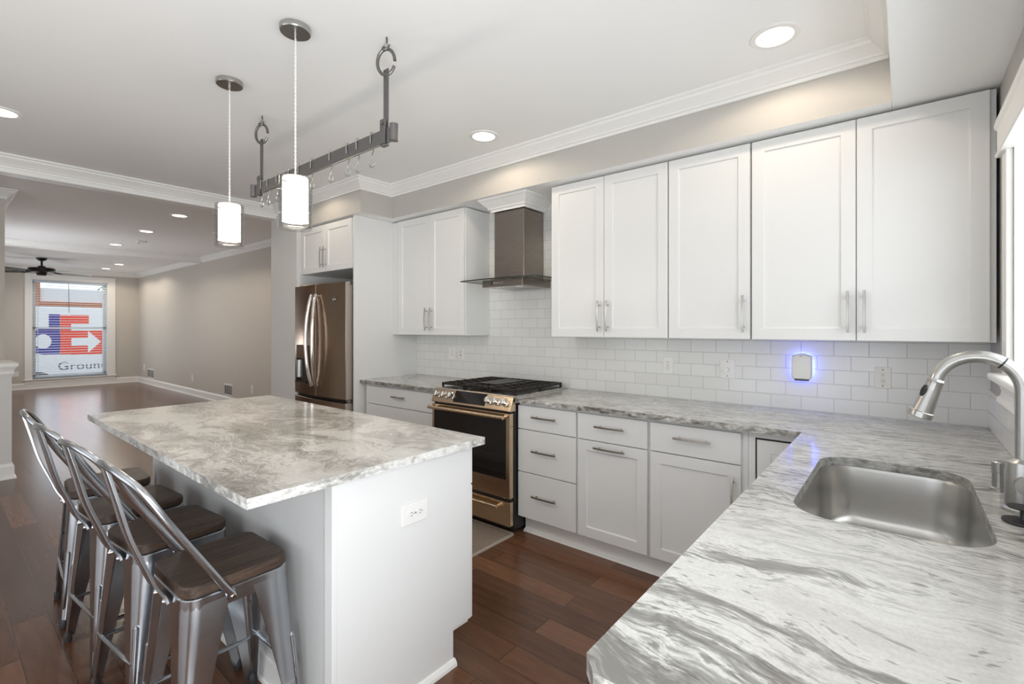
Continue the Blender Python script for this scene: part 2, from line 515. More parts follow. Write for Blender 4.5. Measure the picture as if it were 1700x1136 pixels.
M['seat_wood'] = wood('dark_elm_seat', lin((42,31,25)), lin((63,48,38)), lin((88,69,55)), (22.0, 1.6, 14.0), 0.5)
M['glass'] = glassy('clear_glass', (1, 1, 1))
M['glass_green'] = glassy('smoky_canopy_glass', (0.90, 0.93, 0.90), 0.0, 0.96)
M['win_glass'] = glassy('window_glass', (1, 1, 1), 0.0, 0.97)
M['shade'] = emis('frosted_lit_shade', (1.0, 0.95, 0.87), 1.0)
M['lamp_disc'] = emis('lit_downlight_lens', (1.0, 0.90, 0.74), 6.0)
M['blue_led'] = emis('blue_led', (0.08, 0.12, 1.0), 30.0)
M['blind'] = mat('backlit_blind_slat', lin((188,200,212)), 0.45)  # white slats; backlit shade and blue daylight put into the colour
M['floor'] = floor_material()
M['tile'] = tile_material('subway_tile_back', False)
M['tile_side'] = tile_material('subway_tile_side', True)
M['granite'] = granite('fantasy_granite_counter', 0.26, 0.15, 3.1, (1.02, 1.42), 0.0,
    [(0.40, (222,222,219)), (0.57, (238,238,236)), (0.63, (178,178,173)), (0.72, (140,139,134))],
    [(0.38, (128,126,121)), (0.47, (170,168,163)), (0.54, (202,201,197)), (0.68, (216,215,212))],
    ((1.10, 0.33, 0.030, 0.13), (0.835, -0.05, 0.060, 0.13), (0.63, 0.10, 0.060, 0.13), (0.72, 0.0, 0.02, 0.08)), 0.045)
M['granite_island'] = granite('fantasy_granite_island', 0.62, 0.38, 11.6, (1.0, 3.2), 0.0,
    [(0.36, (206,204,200)), (0.51, (221,219,215)), (0.58, (184,181,176)), (0.72, (146,143,138))],
    [(0.38, (150,146,140)), (0.48, (186,183,177)), (0.56, (208,206,200)), (0.68, (218,216,211))])
M['edge_dark'] = granite_edge('chiselled_granite_edge', True)
M['edge_light'] = granite_edge('pale_granite_edge', False)
M['rug'] = mat('taupe_woven_mat', lin((138,124,112)), 0.95, 0, 0.1, 0.45, 90, 0.9, 200)
M['rug_edge'] = mat('beige_mat_binding', lin((172,162,150)), 0.9, 0, 0.1)
M['brown_door'] = wood('chestnut_wood', lin((58,36,24)), lin((92,58,38)), lin((120,80,54)), (8, 8, 0.8), 0.4)
M['asphalt'] = mat('asphalt', lin((128,128,128)), 0.9, 0, 0.2, 0.1, 20)
M['truck_white'] = mat('white_truck_paint', lin((238,240,242)), 0.4)
M['truck_purple'] = mat('purple_decal', lin((72,64,150)), 0.5)
M['truck_orange'] = mat('orange_red_decal', lin((238,78,48)), 0.5)
M['truck_grey'] = mat('grey_decal', lin((92,94,110)), 0.5)
M['brick'] = mat('orange_brick', lin((190,128,98)), 0.85, 0, 0.2, 0.15, 8)
M['stucco'] = mat('pale_stucco', lin((232,234,236)), 0.8)
M['leaf'] = mat('tree_leaves', lin((96,124,82)), 0.7)
M['bark'] = mat('tree_bark', lin((92,78,66)), 0.9)
M['cream'] = mat('cream_cloth', lin((232,226,214)), 0.9)

# ------------------------------------------------------------------ setting
X_W = 0.315          # right (sink) wall face
Y_W = 3.15           # range wall face
Y_H = 3.47           # long hall wall face
X_F = -15.3          # far wall face
ZK, ZH, ZD = 2.69, 2.77, 2.40    # kitchen ceiling, hall ceiling, dropped soffit
Y_S = 2.745          # soffit face above the wall cabinets
Y_FS = 2.41          # soffit face above the fridge
X_FP = -3.81         # fridge side panel
X_B0, X_B1 = -5.27, -5.40        # header between kitchen and hall

struct(MB().box(-16.0, 0.6, -2.75, 3.7, -0.12, 0.0), 'floor', M['floor'])
struct(MB().box(X_B1 + 0.01, -0.04, -2.7, 3.3, ZK, ZK + 0.1), 'ceiling', M['ceiling'])
struct(MB().box(-10.82, X_B1 + 0.01, -2.7, 3.6, ZH, ZH + 0.1), 'ceiling_hall', M['hall_ceiling'])
struct(MB().box(-15.5, -10.82, -2.7, 3.6, ZH, ZH + 0.1), 'ceiling_front_room', M['ceiling'])
struct(MB().box(-0.04, 0.5, -2.7, 3.3, ZD, ZK + 0.1), 'ceiling_dropped', M['ceiling'])
# soffits: painted grey faces, white undersides
def soffit(x0, x1, y0, y1, z0, z1, name):
    mb = MB(); mb.box(x0, x1, y0, y1, z0, z1)
    mb.m = [1, 0, 0, 0, 0, 0]
    return struct(mb, name, [M['paint_grey'], M['ceiling']])
soffit(-3.68, -0.041, Y_S, 3.3, ZD, ZK + 0.02, 'ceiling_soffit')
soffit(-4.8245, -3.68, Y_FS, 3.3, ZD, ZK + 0.02, 'ceiling_fridge_soffit')
# header between kitchen and hall, and the second one before the front room
struct(MB().box(X_B1, X_B0, -2.7, Y_FS + 0.01, 2.565, ZK + 0.05), 'ceiling_header', M['trim'])
struct(MB().box(-10.90, -10.75, 0.40, Y_H + 0.01, 2.675, ZH + 0.02), 'ceiling_header_front', M['trim'])

# walls
struct(MB().box(-3.80, 0.5, Y_W, Y_W + 0.15, 0, 2.7), 'wall_range', M['paint_grey'])
struct(MB().box(X_B1, -4.825, Y_FS, Y_H + 0.15, 0, 2.75), 'wall_fridge_side', M['paint_grey_light'])
struct(MB().box(-4.83, -3.79, Y_W, Y_W + 0.15, 0, 2.7), 'wall_fridge_back', M['paint_grey'])
struct(MB().box(-15.5, X_B1 + 0.02, Y_H, Y_H + 0.15, 0, 2.9), 'wall_hall', M['hall_paint'])
FW = dict(y0=1.52, y1=2.86, z0=0.22, z1=2.50)    # far window opening
def wall_with_hole(name, axis, face, back, a0, a1, z1, holes, m):
    mb = MB()
    def add(p0, p1, q0, q1):
        if p1 - p0 < 1e-4 or q1 - q0 < 1e-4: return
        lo, hi = min(face, back), max(face, back)
        if axis == 'x': mb.box(lo, hi, p0, p1, q0, q1)
        else: mb.box(p0, p1, lo, hi, q0, q1)
    cur = a0
    for h0, h1, hz0, hz1 in holes:
        add(cur, h0, 0, z1); add(h0, h1, 0, hz0); add(h0, h1, hz1, z1); cur = h1
    add(cur, a1, 0, z1)
    return struct(mb, name, m)
wall_with_hole('wall_far', 'x', X_F, X_F - 0.25, 0.3, Y_H + 0.1, 2.9, [(FW['y0'], FW['y1'], FW['z0'], FW['z1'])], M['hall_paint'])
SW = dict(y0=0.97, y1=2.53, z0=1.205, z1=2.065)
wall_with_hole('wall_right', 'x', X_W, X_W + 0.22, -2.7, Y_W + 0.1, 2.45, [(-1.2, 0.36, 0.05, 2.22), (SW['y0'], SW['y1'], SW['z0'], SW['z1'])], M['paint_grey'])
wall_with_hole('wall_back', 'y', -2.6, -2.75, -7.1, 0.5, 2.85, [(-4.6, 0.0, 0.05, 2.30)], M['paint_grey'])
# left side of the hall: tall wall and the half wall in front of it
mb = MB()
mb.box(-15.5, -14.6, 0.36, 0.50, 0, 2.85); mb.box(-12.6, -10.6, 0.36, 0.50, 0, 2.85); mb.box(-9.55, -6.97, 0.36, 0.50, 0, 2.85); mb.box(-10.6, -9.55, 0.36, 0.50, 0, 0.6); mb.box(-10.6, -9.55, 0.36, 0.50, 2.3, 2.85); mb.box(-14.6, -12.6, 0.36, 0.50, 0, 0.6); mb.box(-14.6, -12.6, 0.36, 0.50, 2.3, 2.85)
struct(mb, 'wall_hall_left', M['hall_paint'])
w5 = thing('added_window_5', None, None, (-13.6, 0.43, 0.6), kind='structure')  # added window, out of view, lets fill light into the front room
mb = MB()
for x in (-14.6, -13.63, -12.66): mb.box(x, x+0.06, 0.40, 0.45, 0.6, 2.3)
mb.box(-14.6, -12.6, 0.40, 0.45, 0.6, 0.66); mb.box(-14.6, -12.6, 0.40, 0.45, 2.24, 2.3)
fr5 = mb.build('frame', M['trim'], w5)
MB().box(-14.55, -12.65, 0.423, 0.427, 0.65, 2.25).build('pane', M['win_glass'], fr5)
w6 = thing('added_window_6', None, None, (-10.07, 0.43, 0.6), kind='structure')  # added window, out of view, to brighten the hall ceiling
mb = MB()
for x in (-10.6, -9.61): mb.box(x, x+0.06, 0.40, 0.45, 0.6, 2.3)
mb.box(-10.6, -9.55, 0.40, 0.45, 0.6, 0.66); mb.box(-10.6, -9.55, 0.40, 0.45, 2.24, 2.3)
fr6 = mb.build('frame', M['trim'], w6)
MB().box(-10.55, -9.6, 0.423, 0.427, 0.65, 2.25).build('pane', M['win_glass'], fr6)
for dx_ in (-9.4, -8.25):  # unseen brown doors added for the fridge front to reflect
    dpl = MB().shaker((dx_, 0.524, 0.01), (-1, 0, 0), 1.1, 2.25, 0.022, 0.13, 0.008)
    struct(dpl, 'added_door_1' if dx_ < -9 else 'added_door_2', M['brown_door'])
struct(MB().box(-7.09, -6.97, -2.7, 0.36, 0, 2.85), 'wall_stair', M['paint_grey_light'])
struct(MB().box(-6.97, -6.35, -2.7, 0.50, 0, 1.03), 'wall_half', M['paint_grey_light'])
cap = MB()
cap.sweep([(-6.97, 0.50), (-6.35, 0.50), (-6.35, -2.6)], [(0, 0.96), (0, 1.03), (0.030, 1.03), (0.028, 1.018), (0.020, 1.005), (0.014, 0.985), (0.012, 0.96)])
cap.box(-6.97, -6.31, -2.6, 0.54, 1.03, 1.06)
struct(cap, 'trim_half_wall_cap', M['trim'])

# crown mouldings
def crown_profile(z, h=0.095, p=0.085):
    return [(0, z-h), (0, z), (p, z), (p, z-0.012), (p*0.86, z-0.018), (p*0.80, z-0.030), (p*0.52, z-h*0.55), (p*0.34, z-h*0.72), (p*0.30, z-h*0.80), (p*0.16, z-h*0.83), (p*0.15, z-h)]
struct(MB().sweep([(-0.04, -2.6), (-0.04, Y_S), (-3.68, Y_S), (-3.68, Y_FS), (X_B0, Y_FS), (X_B0, -2.6)], crown_profile(ZK)), 'trim_kitchen_crown', M['trim'])
struct(MB().sweep([(X_B1, Y_H), (-10.75, Y_H), (-10.75, 0.50), (-6.97, 0.50), (-6.97, -2.6)], crown_profile(ZH)), 'trim_hall_crown', M['trim'])
struct(MB().sweep([(-10.90, Y_H), (X_F, Y_H), (X_F, 0.50)], crown_profile(ZH)), 'trim_front_room_crown', M['trim'])
# baseboards
def base_profile(h=0.14, t=0.016):
    return [(0, 0), (0, h), (t*0.4, h), (t*0.6, h-0.012), (t, h-0.025), (t, 0.02), (t+0.012, 0.016), (t+0.014, 0)]
struct(MB().sweep([(X_B1, Y_H), (X_F, Y_H)], base_profile()), 'baseboard_hall', M['trim'])
struct(MB().sweep([(X_F, Y_H - 0.017), (X_F, 0.5)], base_profile()), 'baseboard_far', M['trim'])
struct(MB().sweep([(-6.97, 0.50), (-6.35, 0.50), (-6.35, -2.6)], base_profile()), 'baseboard_half_wall', M['trim'])
struct(MB().sweep([(-4.825, Y_FS), (X_B1, Y_FS), (X_B1, Y_H - 0.02)], base_profile(0.13)), 'baseboard_fridge_wall', M['trim'])

# tiled splashback
struct(MB().box(X_FP, X_W, Y_W - 0.010, Y_W, 0.885, ZD), 'wall_splashback', M['tile'])
struct(MB().box(X_W - 0.010, X_W, 0.60, Y_W - 0.010, 0.885, 1.095), 'wall_splashback_side', M['tile_side'])

# ---- sink window on the right
w1 = thing('window_1', None, None, (X_W, 1.75, 1.2), kind='structure')
mb = MB()
cz1 = 2.06
mb.box(X_W-0.020, X_W, SW['y1']+0.005, SW['y1']+0.10, SW['z0'], cz1)
mb.box(X_W-0.020, X_W, SW['y0']-0.10, SW['y0']-0.005, SW['z0'], cz1)
mb.build('casing', M['trim'], w1, 0.003)
mb = MB()
ya, yb = SW['y0']-0.10, SW['y1']+0.085
pr = [(0, 2.046), (0.034, 2.046), (0.038, 2.054), (0.034, 2.064), (0.032, 2.070), (0.032, 2.150), (0.038, 2.158), (0.040, 2.172), (0.036, 2.190), (0.026, 2.206), (0.014, 2.212), (0, 2.212)]
mb.sweep([(X_W, ya), (X_W, yb), (X_W + 0.01, yb)], pr)
mb.build('head_moulding', M['trim'], w1)
mb = MB()   # jamb liners
mb.box(X_W, X_W+0.2, SW['y1']-0.008, SW['y1']-0.0005, SW['z0']+0.0005, SW['z1']-0.0005)
mb.box(X_W, X_W+0.2, SW['y0']+0.0005, SW['y0']+0.008, SW['z0']+0.0005, SW['z1']-0.0005)
mb.box(X_W, X_W+0.2, SW['y0']+0.008, SW['y1']-0.008, SW['z1']-0.008, SW['z1']-0.0005)
mb.build('jamb', M['trim'], w1)
mb = MB()
mb.box(X_W-0.058, X_W, SW['y0']-0.13, SW['y1']+0.135, SW['z0']-0.026, SW['z0'])
mb.box(X_W, X_W+0.20, SW['y0'], SW['y1'], SW['z0']-0.026, SW['z0'])
mb.build('stool', M['trim'], w1, 0.008, 3)
mb = MB()
mb.sweep([(X_W, SW['y0']-0.10), (X_W, SW['y1']+0.105), (X_W+0.008, SW['y1']+0.105)], [(0, 1.085), (0, 1.179), (0.040, 1.179), (0.036, 1.168), (0.024, 1.155), (0.019, 1.135), (0.022, 1.118), (0.030, 1.112), (0.032, 1.095), (0.026, 1.085)])
mb.build('apron', M['trim'], w1)
mb = MB()
xs = X_W + 0.13
for y0, y1, z0, z1 in ((SW['y0'], SW['y0']+0.05, SW['z0'], SW['z1']), (SW['y1']-0.05, SW['y1'], SW['z0'], SW['z1']), (SW['y0'], SW['y1'], SW['z0'], SW['z0']+0.05), (SW['y0'], SW['y1'], SW['z1']-0.05, SW['z1']), (SW['y0'], SW['y1'], 1.62, 1.66)):
    mb.box(xs, xs+0.035, y0, y1, z0, z1)
sash = mb.build('sash', M['trim'], w1, 0.003)
MB().box(xs+0.014, xs+0.018, SW['y0']+0.045, SW['y1']-0.045, SW['z0']+0.045, SW['z1']-0.045).build('pane', M['win_glass'], sash)

# ---- garden doors added behind the camera, unseen, to let fill light in
w3 = thing('added_window_3', None, None, (-2.3, -2.65, 0.05), kind='structure')
mb = MB()
for x in (-4.6, -3.09, -1.58, -0.07):
    mb.box(x, x+0.07, -2.70, -2.64, 0.05, 2.30)
mb.box(-4.6, 0.0, -2.70, -2.64, 0.05, 0.14); mb.box(-4.6, 0.0, -2.70, -2.64, 2.22, 2.30)
fr = mb.build('frame', M['trim'], w3, 0.003)
MB().box(-4.55, -0.04, -2.672, -2.668, 0.12, 2.24).build('pane', M['win_glass'], fr)

# ---- patio door added to the unseen part of the right wall for fill light
w4 = thing('added_window_4', None, None, (X_W + 0.1, -0.42, 0.05), kind='structure')
mb = MB()
for y in (-1.2, -0.455, 0.29):
    mb.box(X_W + 0.08, X_W + 0.14, y, y + 0.07, 0.05, 2.22)
mb.box(X_W + 0.08, X_W + 0.14, -1.2, 0.36, 0.05, 0.14); mb.box(X_W + 0.08, X_W + 0.14, -1.2, 0.36, 2.14, 2.22)
fr = mb.build('frame', M['trim'], w4, 0.003)
MB().box(X_W + 0.108, X_W + 0.112, -1.15, 0.31, 0.12, 2.16).build('pane', M['win_glass'], fr)

# ---- street window at the far end, with its blind
w2 = thing('window_2', None, None, (X_F, 2.19, 0.2), kind='structure')
mb = MB()
xo = X_F
mb.box(xo, xo+0.022, FW['y0']-0.115, FW['y0'], FW['z0'], FW['z1']+0.12)
mb.box(xo, xo+0.022, FW['y1'], FW['y1']+0.145, FW['z0'], FW['z1']+0.12)
mb.box(xo, xo+0.022, FW['y0'], FW['y1'], FW['z1'], FW['z1']+0.12)
mb.build('casing', M['trim'], w2, 0.004)
mb = MB()
mb.box(xo, xo+0.05, FW['y0']-0.14, FW['y1']+0.17, FW['z0']-0.028, FW['z0'])
mb.box(xo-0.2, xo, FW['y0'], FW['y1'], FW['z0']-0.028, FW['z0'])
mb.box(xo, xo+0.02, FW['y0']-0.115, FW['y1']+0.145, FW['z0']-0.10, FW['z0']-0.028)
mb.build('sill', M['trim'], w2, 0.004)
mb = MB()
mb.box(xo-0.2, xo, FW['y0'], FW['y0']+0.012, FW['z0'], FW['z1'])
mb.box(xo-0.2, xo, FW['y1']-0.012, FW['y1'], FW['z0'], FW['z1'])
mb.box(xo-0.2, xo, FW['y0'], FW['y1'], FW['z1']-0.012, FW['z1'])
mb.build('jamb', M['trim'], w2)
mb = MB()
for y0, y1, z0, z1 in ((FW['y0']+.012, FW['y0']+0.075, FW['z0'], FW['z1']), (FW['y1']-0.075, FW['y1']-.012, FW['z0'], FW['z1']), (FW['y0'], FW['y1'], FW['z0'], FW['z0']+0.075), (FW['y0'], FW['y1'], FW['z1']-0.06, FW['z1']), (FW['y0'], FW['y1'], 1.36, 1.405)):
    mb.box(xo-0.15, xo-0.11, y0, y1, z0, z1)
sash = mb.build('sash', M['trim'], w2, 0.003)
MB().box(xo-0.132, xo-0.128, FW['y0']+0.07, FW['y1']-0.07, FW['z0']+0.07, FW['z1']-0.05).build('pane', M['win_glass'], sash)

bl = thing('window_blind', 'white slatted blind hanging in the far street window', 'blind', (xo-0.05, 2.19, FW['z1']))
MB().box(xo-0.085, xo-0.02, FW['y0']+0.014, FW['y1']-0.014, FW['z1']-0.06, FW['z1']-0.013).build('headrail', M['blind'], bl, 0.003)
mb = MB()
nz = 38
for k in range(nz):
    z = FW['z0'] + 0.055 + (FW['z1'] - 0.075 - FW['z0'] - 0.055) * k / (nz - 1)
    c, s = cos(radians(9)), -sin(radians(9)); hw = 0.024; y0, y1 = FW['y0']+0.02, FW['y1']-0.02
    mb.add([(xo-0.052-hw*c, y0, z-hw*s-0.0012), (xo-0.052+hw*c, y0, z+hw*s-0.0012), (xo-0.052+hw*c, y1, z+hw*s-0.0012), (xo-0.052-hw*c, y1, z-hw*s-0.0012),
            (xo-0.052-hw*c, y0, z-hw*s+0.0012), (xo-0.052+hw*c, y0, z+hw*s+0.0012), (xo-0.052+hw*c, y1, z+hw*s+0.0012), (xo-0.052-hw*c, y1, z-hw*s+0.0012)],
           [(0,3,2,1),(4,5,6,7),(0,1,5,4),(1,2,6,5),(2,3,7,6),(3,0,4,7)])
mb.build('slats', M['blind'], bl)
MB().box(xo-0.078, xo-0.026, FW['y0']+0.018, FW['y1']-0.018, FW['z0']+0.012, FW['z0']+0.036).build('bottom_rail', M['blind'], bl, 0.003)
for yy in (FW['y0']+0.10, FW['y1']-0.10):
    MB().box(xo-0.0265, xo-0.0255, yy-0.004, yy+0.004, FW['z0']+0.036, FW['z1']-0.06).build('ladder_cord', M['blind'], bl)
MB().tube([(xo-0.018, FW['y0']+0.62, FW['z1']-0.06), (xo-0.018, FW['y0']+0.63, FW['z1']-0.75)], 0.005, 6).build('tilt_wand', M['slot'], bl)

# ------------------------------------------------------------------ recessed lights
def downlight(x, y, z, label, power, spot=160, group='recessed ceiling lights'):
    t = thing('ceiling_light', label, 'ceiling light', (x, y, z), group)
    MB().lathe((x, y, z), [(0.074, -0.001), (0.076, -0.006), (0.098, -0.006), (0.103, -0.001), (0.103, 0.0), (0.074, 0.0)], 40).build('trim_ring', M['trim'], t)
    MB().lathe((x, y, z), [(0.0745, -0.0025), (0.0745, -0.0005)], 40).build('lens', M['lamp_disc'], t)
    l = bpy.data.lights.new('downlight_beam', 'SPOT'); l.energy = power; l.color = (1.0, 0.84, 0.64) if z < 2.75 else (1.0, 0.88, 0.72)
    l.spot_size = radians(spot); l.spot_blend = 0.25; l.shadow_soft_size = 0.06
    o = bpy.data.objects.new('downlight_beam', l); COL.objects.link(o); o.parent = t
    o.location = (0, 0, -0.02)
    return t
PK, PH = 9.5, 31
downlight(-0.446, 2.406, ZK, 'round recessed light above the right wall cabinets, nearest the dropped ceiling', PK)
downlight(-2.213, 2.404, ZK, 'round recessed light in the kitchen ceiling above the gas range', PK)
downlight(-4.222, 0.283, ZK, 'round recessed light near the header at the left edge of the kitchen ceiling', PK)
downlight(-4.14, 2.08, ZK, 'round recessed light near the fridge, mostly hidden behind the front pendant', PK*0.75)
downlight(-6.911, 1.979, ZH, 'recessed light in the hall ceiling nearest the kitchen header', PH)
downlight(-8.395, 1.998, ZH, 'middle of the three recessed lights in line on the hall ceiling', PH)
downlight(-10.118, 1.992, ZH, 'recessed hall light just before the second header, beside the smoke detector', PH)
downlight(-13.207, 2.662, ZH, 'front room recessed light just beyond the second header, right of the ceiling fan', PH)
downlight(-14.38, 2.655, ZH, 'front room recessed light closest to the far street window', PH)
sd = thing('smoke_detector', 'round white smoke detector on the hall ceiling', 'smoke detector', (-9.41, 2.17, ZH))
MB().lathe((-9.41, 2.17, ZH), [(0.07, 0), (0.07, -0.012), (0.062, -0.03), (0.0, -0.034)], 28).build('housing', M['white_plastic'], sd)
MB().lathe((-9.41, 2.17, ZH), [(0.072, -0.0005), (0.072, -0.008)], 28).build('base_ring', M['trim'], sd)
MB().lathe((-9.43, 2.15, ZH-0.03), [(0.012, 0), (0.012, -0.006)], 12).build('test_button', M['slot'], sd)

# ------------------------------------------------------------------ ceiling fan
fx, fy = -13.2, 1.45
fan = thing('ceiling_fan', 'dark bronze ceiling fan in the front room before the far window', 'ceiling fan', (fx, fy, ZH))
MB().lathe((fx, fy, ZH), [(0.0, 0), (0.085, 0), (0.075, -0.03), (0.045, -0.055), (0.02, -0.06)], 28).build('canopy', M['bronze'], fan)
MB().lathe((fx, fy, ZH), [(0.017, -0.055), (0.017, -0.19)], 14).build('downrod', M['bronze'], fan)
mot = MB().lathe((fx, fy, ZH), [(0.05, -0.16), (0.06, -0.185), (0.185, -0.20), (0.20, -0.215), (0.20, -0.262), (0.185, -0.275), (0.09, -0.285), (0.075, -0.30), (0.075, -0.335), (0.06, -0.35), (0.0, -0.352)], 36).build('motor_housing', M['bronze'], fan)
M['blade_sheen'] = mat('fan_blade_sheen', lin((150,170,182)), 0.3)  # bluish reflection on two of the blades put into their colour
for k in range(5):
    a = radians(22 + 72*k)
    d = Vector((cos(a), sin(a), 0)); q = Vector((-sin(a), cos(a), 0)); up = Vector((0, 0, 1))
    o0 = Vector((fx, fy, ZH-0.285))
    mb = MB(); out = []
    for r, hw in ((0.27, 0.055), (0.32, 0.062), (0.60, 0.070), (0.72, 0.066), (0.76, 0.045)):
        out.append((r, hw))
    prof = [(r, hw) for r, hw in out] + [(r, -hw) for r, hw in reversed(out)]
    tilt = radians(12)
    bot = [o0 + d*r + q*h*cos(tilt) + up*(h*sin(tilt)) for r, h in prof]
    top = [p + up*0.006 for p in bot]
    mb.rings([bot, top], True, True, 0, False)
    b = mb.build('blade', M['blade_sheen'] if k in (0, 1) else M['bronze'], fan)
    MB().tube([o0 + d*0.17 + up*0.012, o0 + d*0.24 + up*0.002, o0 + d*0.31 - up*0.006], 0.012, 8).build('blade_arm', M['bronze'], b)

# ------------------------------------------------------------------ small wall fittings
def plate(name, label, cat, c, n, w=0.072, h=0.115, kind='outlet', group=None, horizontal=False, m=None):
    """c: centre on the surface, n: outward normal axis '-y', '+x', '-x'"""
    c = Vector(c); t = thing(name, label, cat, c, group)
    m = m or M['white_plastic']
    ux, dn = {'-y': (Vector((1,0,0)), Vector((0,-1,0))), '+x': (Vector((0,1,0)), Vector((1,0,0))), '-x': (Vector((0,-1,0)), Vector((-1,0,0)))}[n]
    uz = Vector((0,0,1))
    def P(a, b, d): return c + ux*a + uz*b + dn*d
    def bx(mb, a0, a1, b0, b1, d0, d1):
        v = [P(a0,b0,d0),P(a1,b0,d0),P(a1,b1,d0),P(a0,b1,d0),P(a0,b0,d1),P(a1,b0,d1),P(a1,b1,d1),P(a0,b1,d1)]
        return mb.add(v, [(0,3,2,1),(4,5,6,7),(0,1,5,4),(1,2,6,5),(2,3,7,6),(3,0,4,7)])
    def disc(mb, a, b, r, d0, d1, nseg=18, sq=1.0):
        mb.rings([[P(a+r*cos(2*pi*k/nseg), b+r*sq*sin(2*pi*k/nseg), d) for k in range(nseg)] for d in (d0, d1)], True, True, 0, True)
        return mb
    W_, H_ = (h, w) if horizontal else (w, h)
    bx(MB(), -W_/2, W_/2, -H_/2, H_/2, 0, 0.006).build('cover_plate', m, t, 0.003, 3)
    if kind == 'outlet':
        for s in (-1, 1):
            a, b = (s*0.020, 0) if horizontal else (0, s*0.020)
            rc = disc(MB(), a, b, 0.0165, 0.006, 0.0085, 20, 0.9).build('receptacle', m, t)
            sl = MB()
            for q in (-0.0055, 0.0055):
                if horizontal: bx(sl, a-0.004, a+0.004, q-0.001, q+0.001, 0.0085, 0.0089)
                else: bx(sl, q-0.001, q+0.001, b-0.001, b+0.007, 0.0085, 0.0089)
            if horizontal: disc(sl, a+0.009, b, 0.0022, 0.0085, 0.0089, 8)
            else: disc(sl, a, b-0.007, 0.0022, 0.0085, 0.0089, 8)
            sl.build('slots', M['slot'], rc)
        disc(MB(), 0, 0, 0.003, 0.006, 0.0075, 10).build('screw', M['slot'], t)
    elif kind == 'dimmer':
        k = disc(MB(), -0.006, -0.006, 0.017, 0.006, 0.022, 24).build('dial', m, t)
        bx(MB(), -0.022, 0.022, -0.034, 0.034, 0.006, 0.0075).build('insert', m, t, 0.001)
        for b in (-0.045, 0.045): disc(MB(), 0, b, 0.003, 0.006, 0.0075, 10).build('screw', M['slot'], t)
    elif kind == 'cable':
        for b, r in ((0.016, 0.005), (-0.016, 0.006)):
            disc(MB(), 0, b, r, 0.006, 0.014, 12).build('socket', M['nickel_dark'], t)
        for b in (-0.042, 0.042): disc(MB(), 0, b, 0.003, 0.006, 0.0075, 10).build('screw', M['slot'], t)
    elif kind == 'switch':
        bx(MB(), -0.017, 0.017, -0.033, 0.033, 0.006, 0.010).build('rocker', m, t, 0.001)
        for b in (-0.045, 0.045): disc(MB(), 0, b, 0.003, 0.006, 0.0075, 10).build('screw', M['slot'], t)
    elif kind == 'vent':
        mb = MB(); nsl = 9
        for k_ in range(nsl):
            a = -W_/2+0.03 + (W_-0.06)*k_/(nsl-1)
            bx(mb, a-0.004, a+0.004, -H_/2+0.03, H_/2-0.03, 0.006, 0.012)
        mb.build('louvres', M['slot'], t)
    return t

YT = Y_W - 0.010
plate('outlet', 'white double outlet on the tiles right of the range', 'outlet', (-1.217, YT, 1.132), '-y')
plate('dimmer_switch', 'white dimmer switch with round dial on the tiled wall', 'switch', (-0.842, YT, 1.130), '-y', 0.088, 0.12, 'dimmer')
plate('cable_outlet', 'pale square-cornered plate with two round sockets behind the faucet', 'wall plate', (-0.082, YT, 1.124), '-y', 0.070, 0.112, 'cable', m=M['ivory_plastic'])
plate('outlet', 'white outlet left of the range, the one nearer the fridge panel', 'outlet', (-3.292, YT, 1.143), '-y', 0.085, 0.11)
plate('light_switch', 'white plate with small sockets beside the outlet left of the range', 'wall plate', (-3.172, YT, 1.146), '-y', 0.075, 0.115, 'cable')
plate('outlet', 'white outlet low on the hall wall beyond the kitchen, nearest the fridge', 'outlet', (-8.466, Y_H, 0.35), '-y', 0.08, 0.14)
plate('air_vent', 'white louvred vent low on the hall wall', 'vent', (-9.46, Y_H, 0.262), '-y', 0.36, 0.22, 'vent')
plate('outlet', 'white outlet in the middle of the hall wall', 'outlet', (-11.32, Y_H, 0.353), '-y', 0.08, 0.14)
plate('air_vent', 'white vent near the far corner of the hall wall', 'vent', (-14.19, Y_H, 0.274), '-y', 0.50, 0.24, 'vent')
plate('light_switch', 'white switch plate at the far end of the hall wall', 'switch', (-14.75, Y_H, 0.40), '-y', 0.10, 0.16, 'switch')
plate('light_switch', 'white plate on the far wall left of the street window', 'switch', (X_F, 1.254, 0.356), '+x', 0.12, 0.12, 'switch')

# plug-in device with a blue glow
pd = thing('plug_in_air_freshener', 'white plug-in device glowing blue against the tiles', 'air freshener', (-0.44, YT, 1.165))
def dev(w, z0, z1, rise):
    pts = [(-w/2+0.012, z0), (w/2-0.012, z0), (w/2, z0+0.014), (w/2, z1)]
    for k in range(1, 8):
        a = k/8; pts.append((w/2 - w*a, z1 + rise*sin(pi*a)))
    pts.append((-w/2, z1)); pts.append((-w/2, z0+0.014)); return pts
mb = MB()
body = dev(0.098, -0.072, 0.058, 0.016)
def dring(s, d): return [(-0.44 + x*s, YT - d, 1.165 + z*s) for x, z in body]
mb.rings([dring(0.90, 0.014), dring(1.0, 0.016), dring(1.0, 0.045), dring(0.90, 0.056), dring(0.6, 0.060)], True, True, 0, True)
mb.build('casing', M['white_plastic'], pd)
mb = MB(); mb.rings([dring(0.80, 0.003), dring(0.80, 0.013)], True, True, 0, False); mb.build('glow_ring', M['blue_led'], pd)
MB().box(-0.455, -0.425, YT-0.003, YT, 1.14, 1.19).build('plug', M['slot'], pd)
MB().box(-0.449, -0.434, YT-0.058, YT-0.05, 1.219, 1.228).build('vent_slot', M['nickel_dark'], pd, 0.002)
MB().box(-0.475, -0.405, YT-0.05, YT-0.016, 1.087, 1.094).build('base_tray', M['slot'], pd, 0.002)

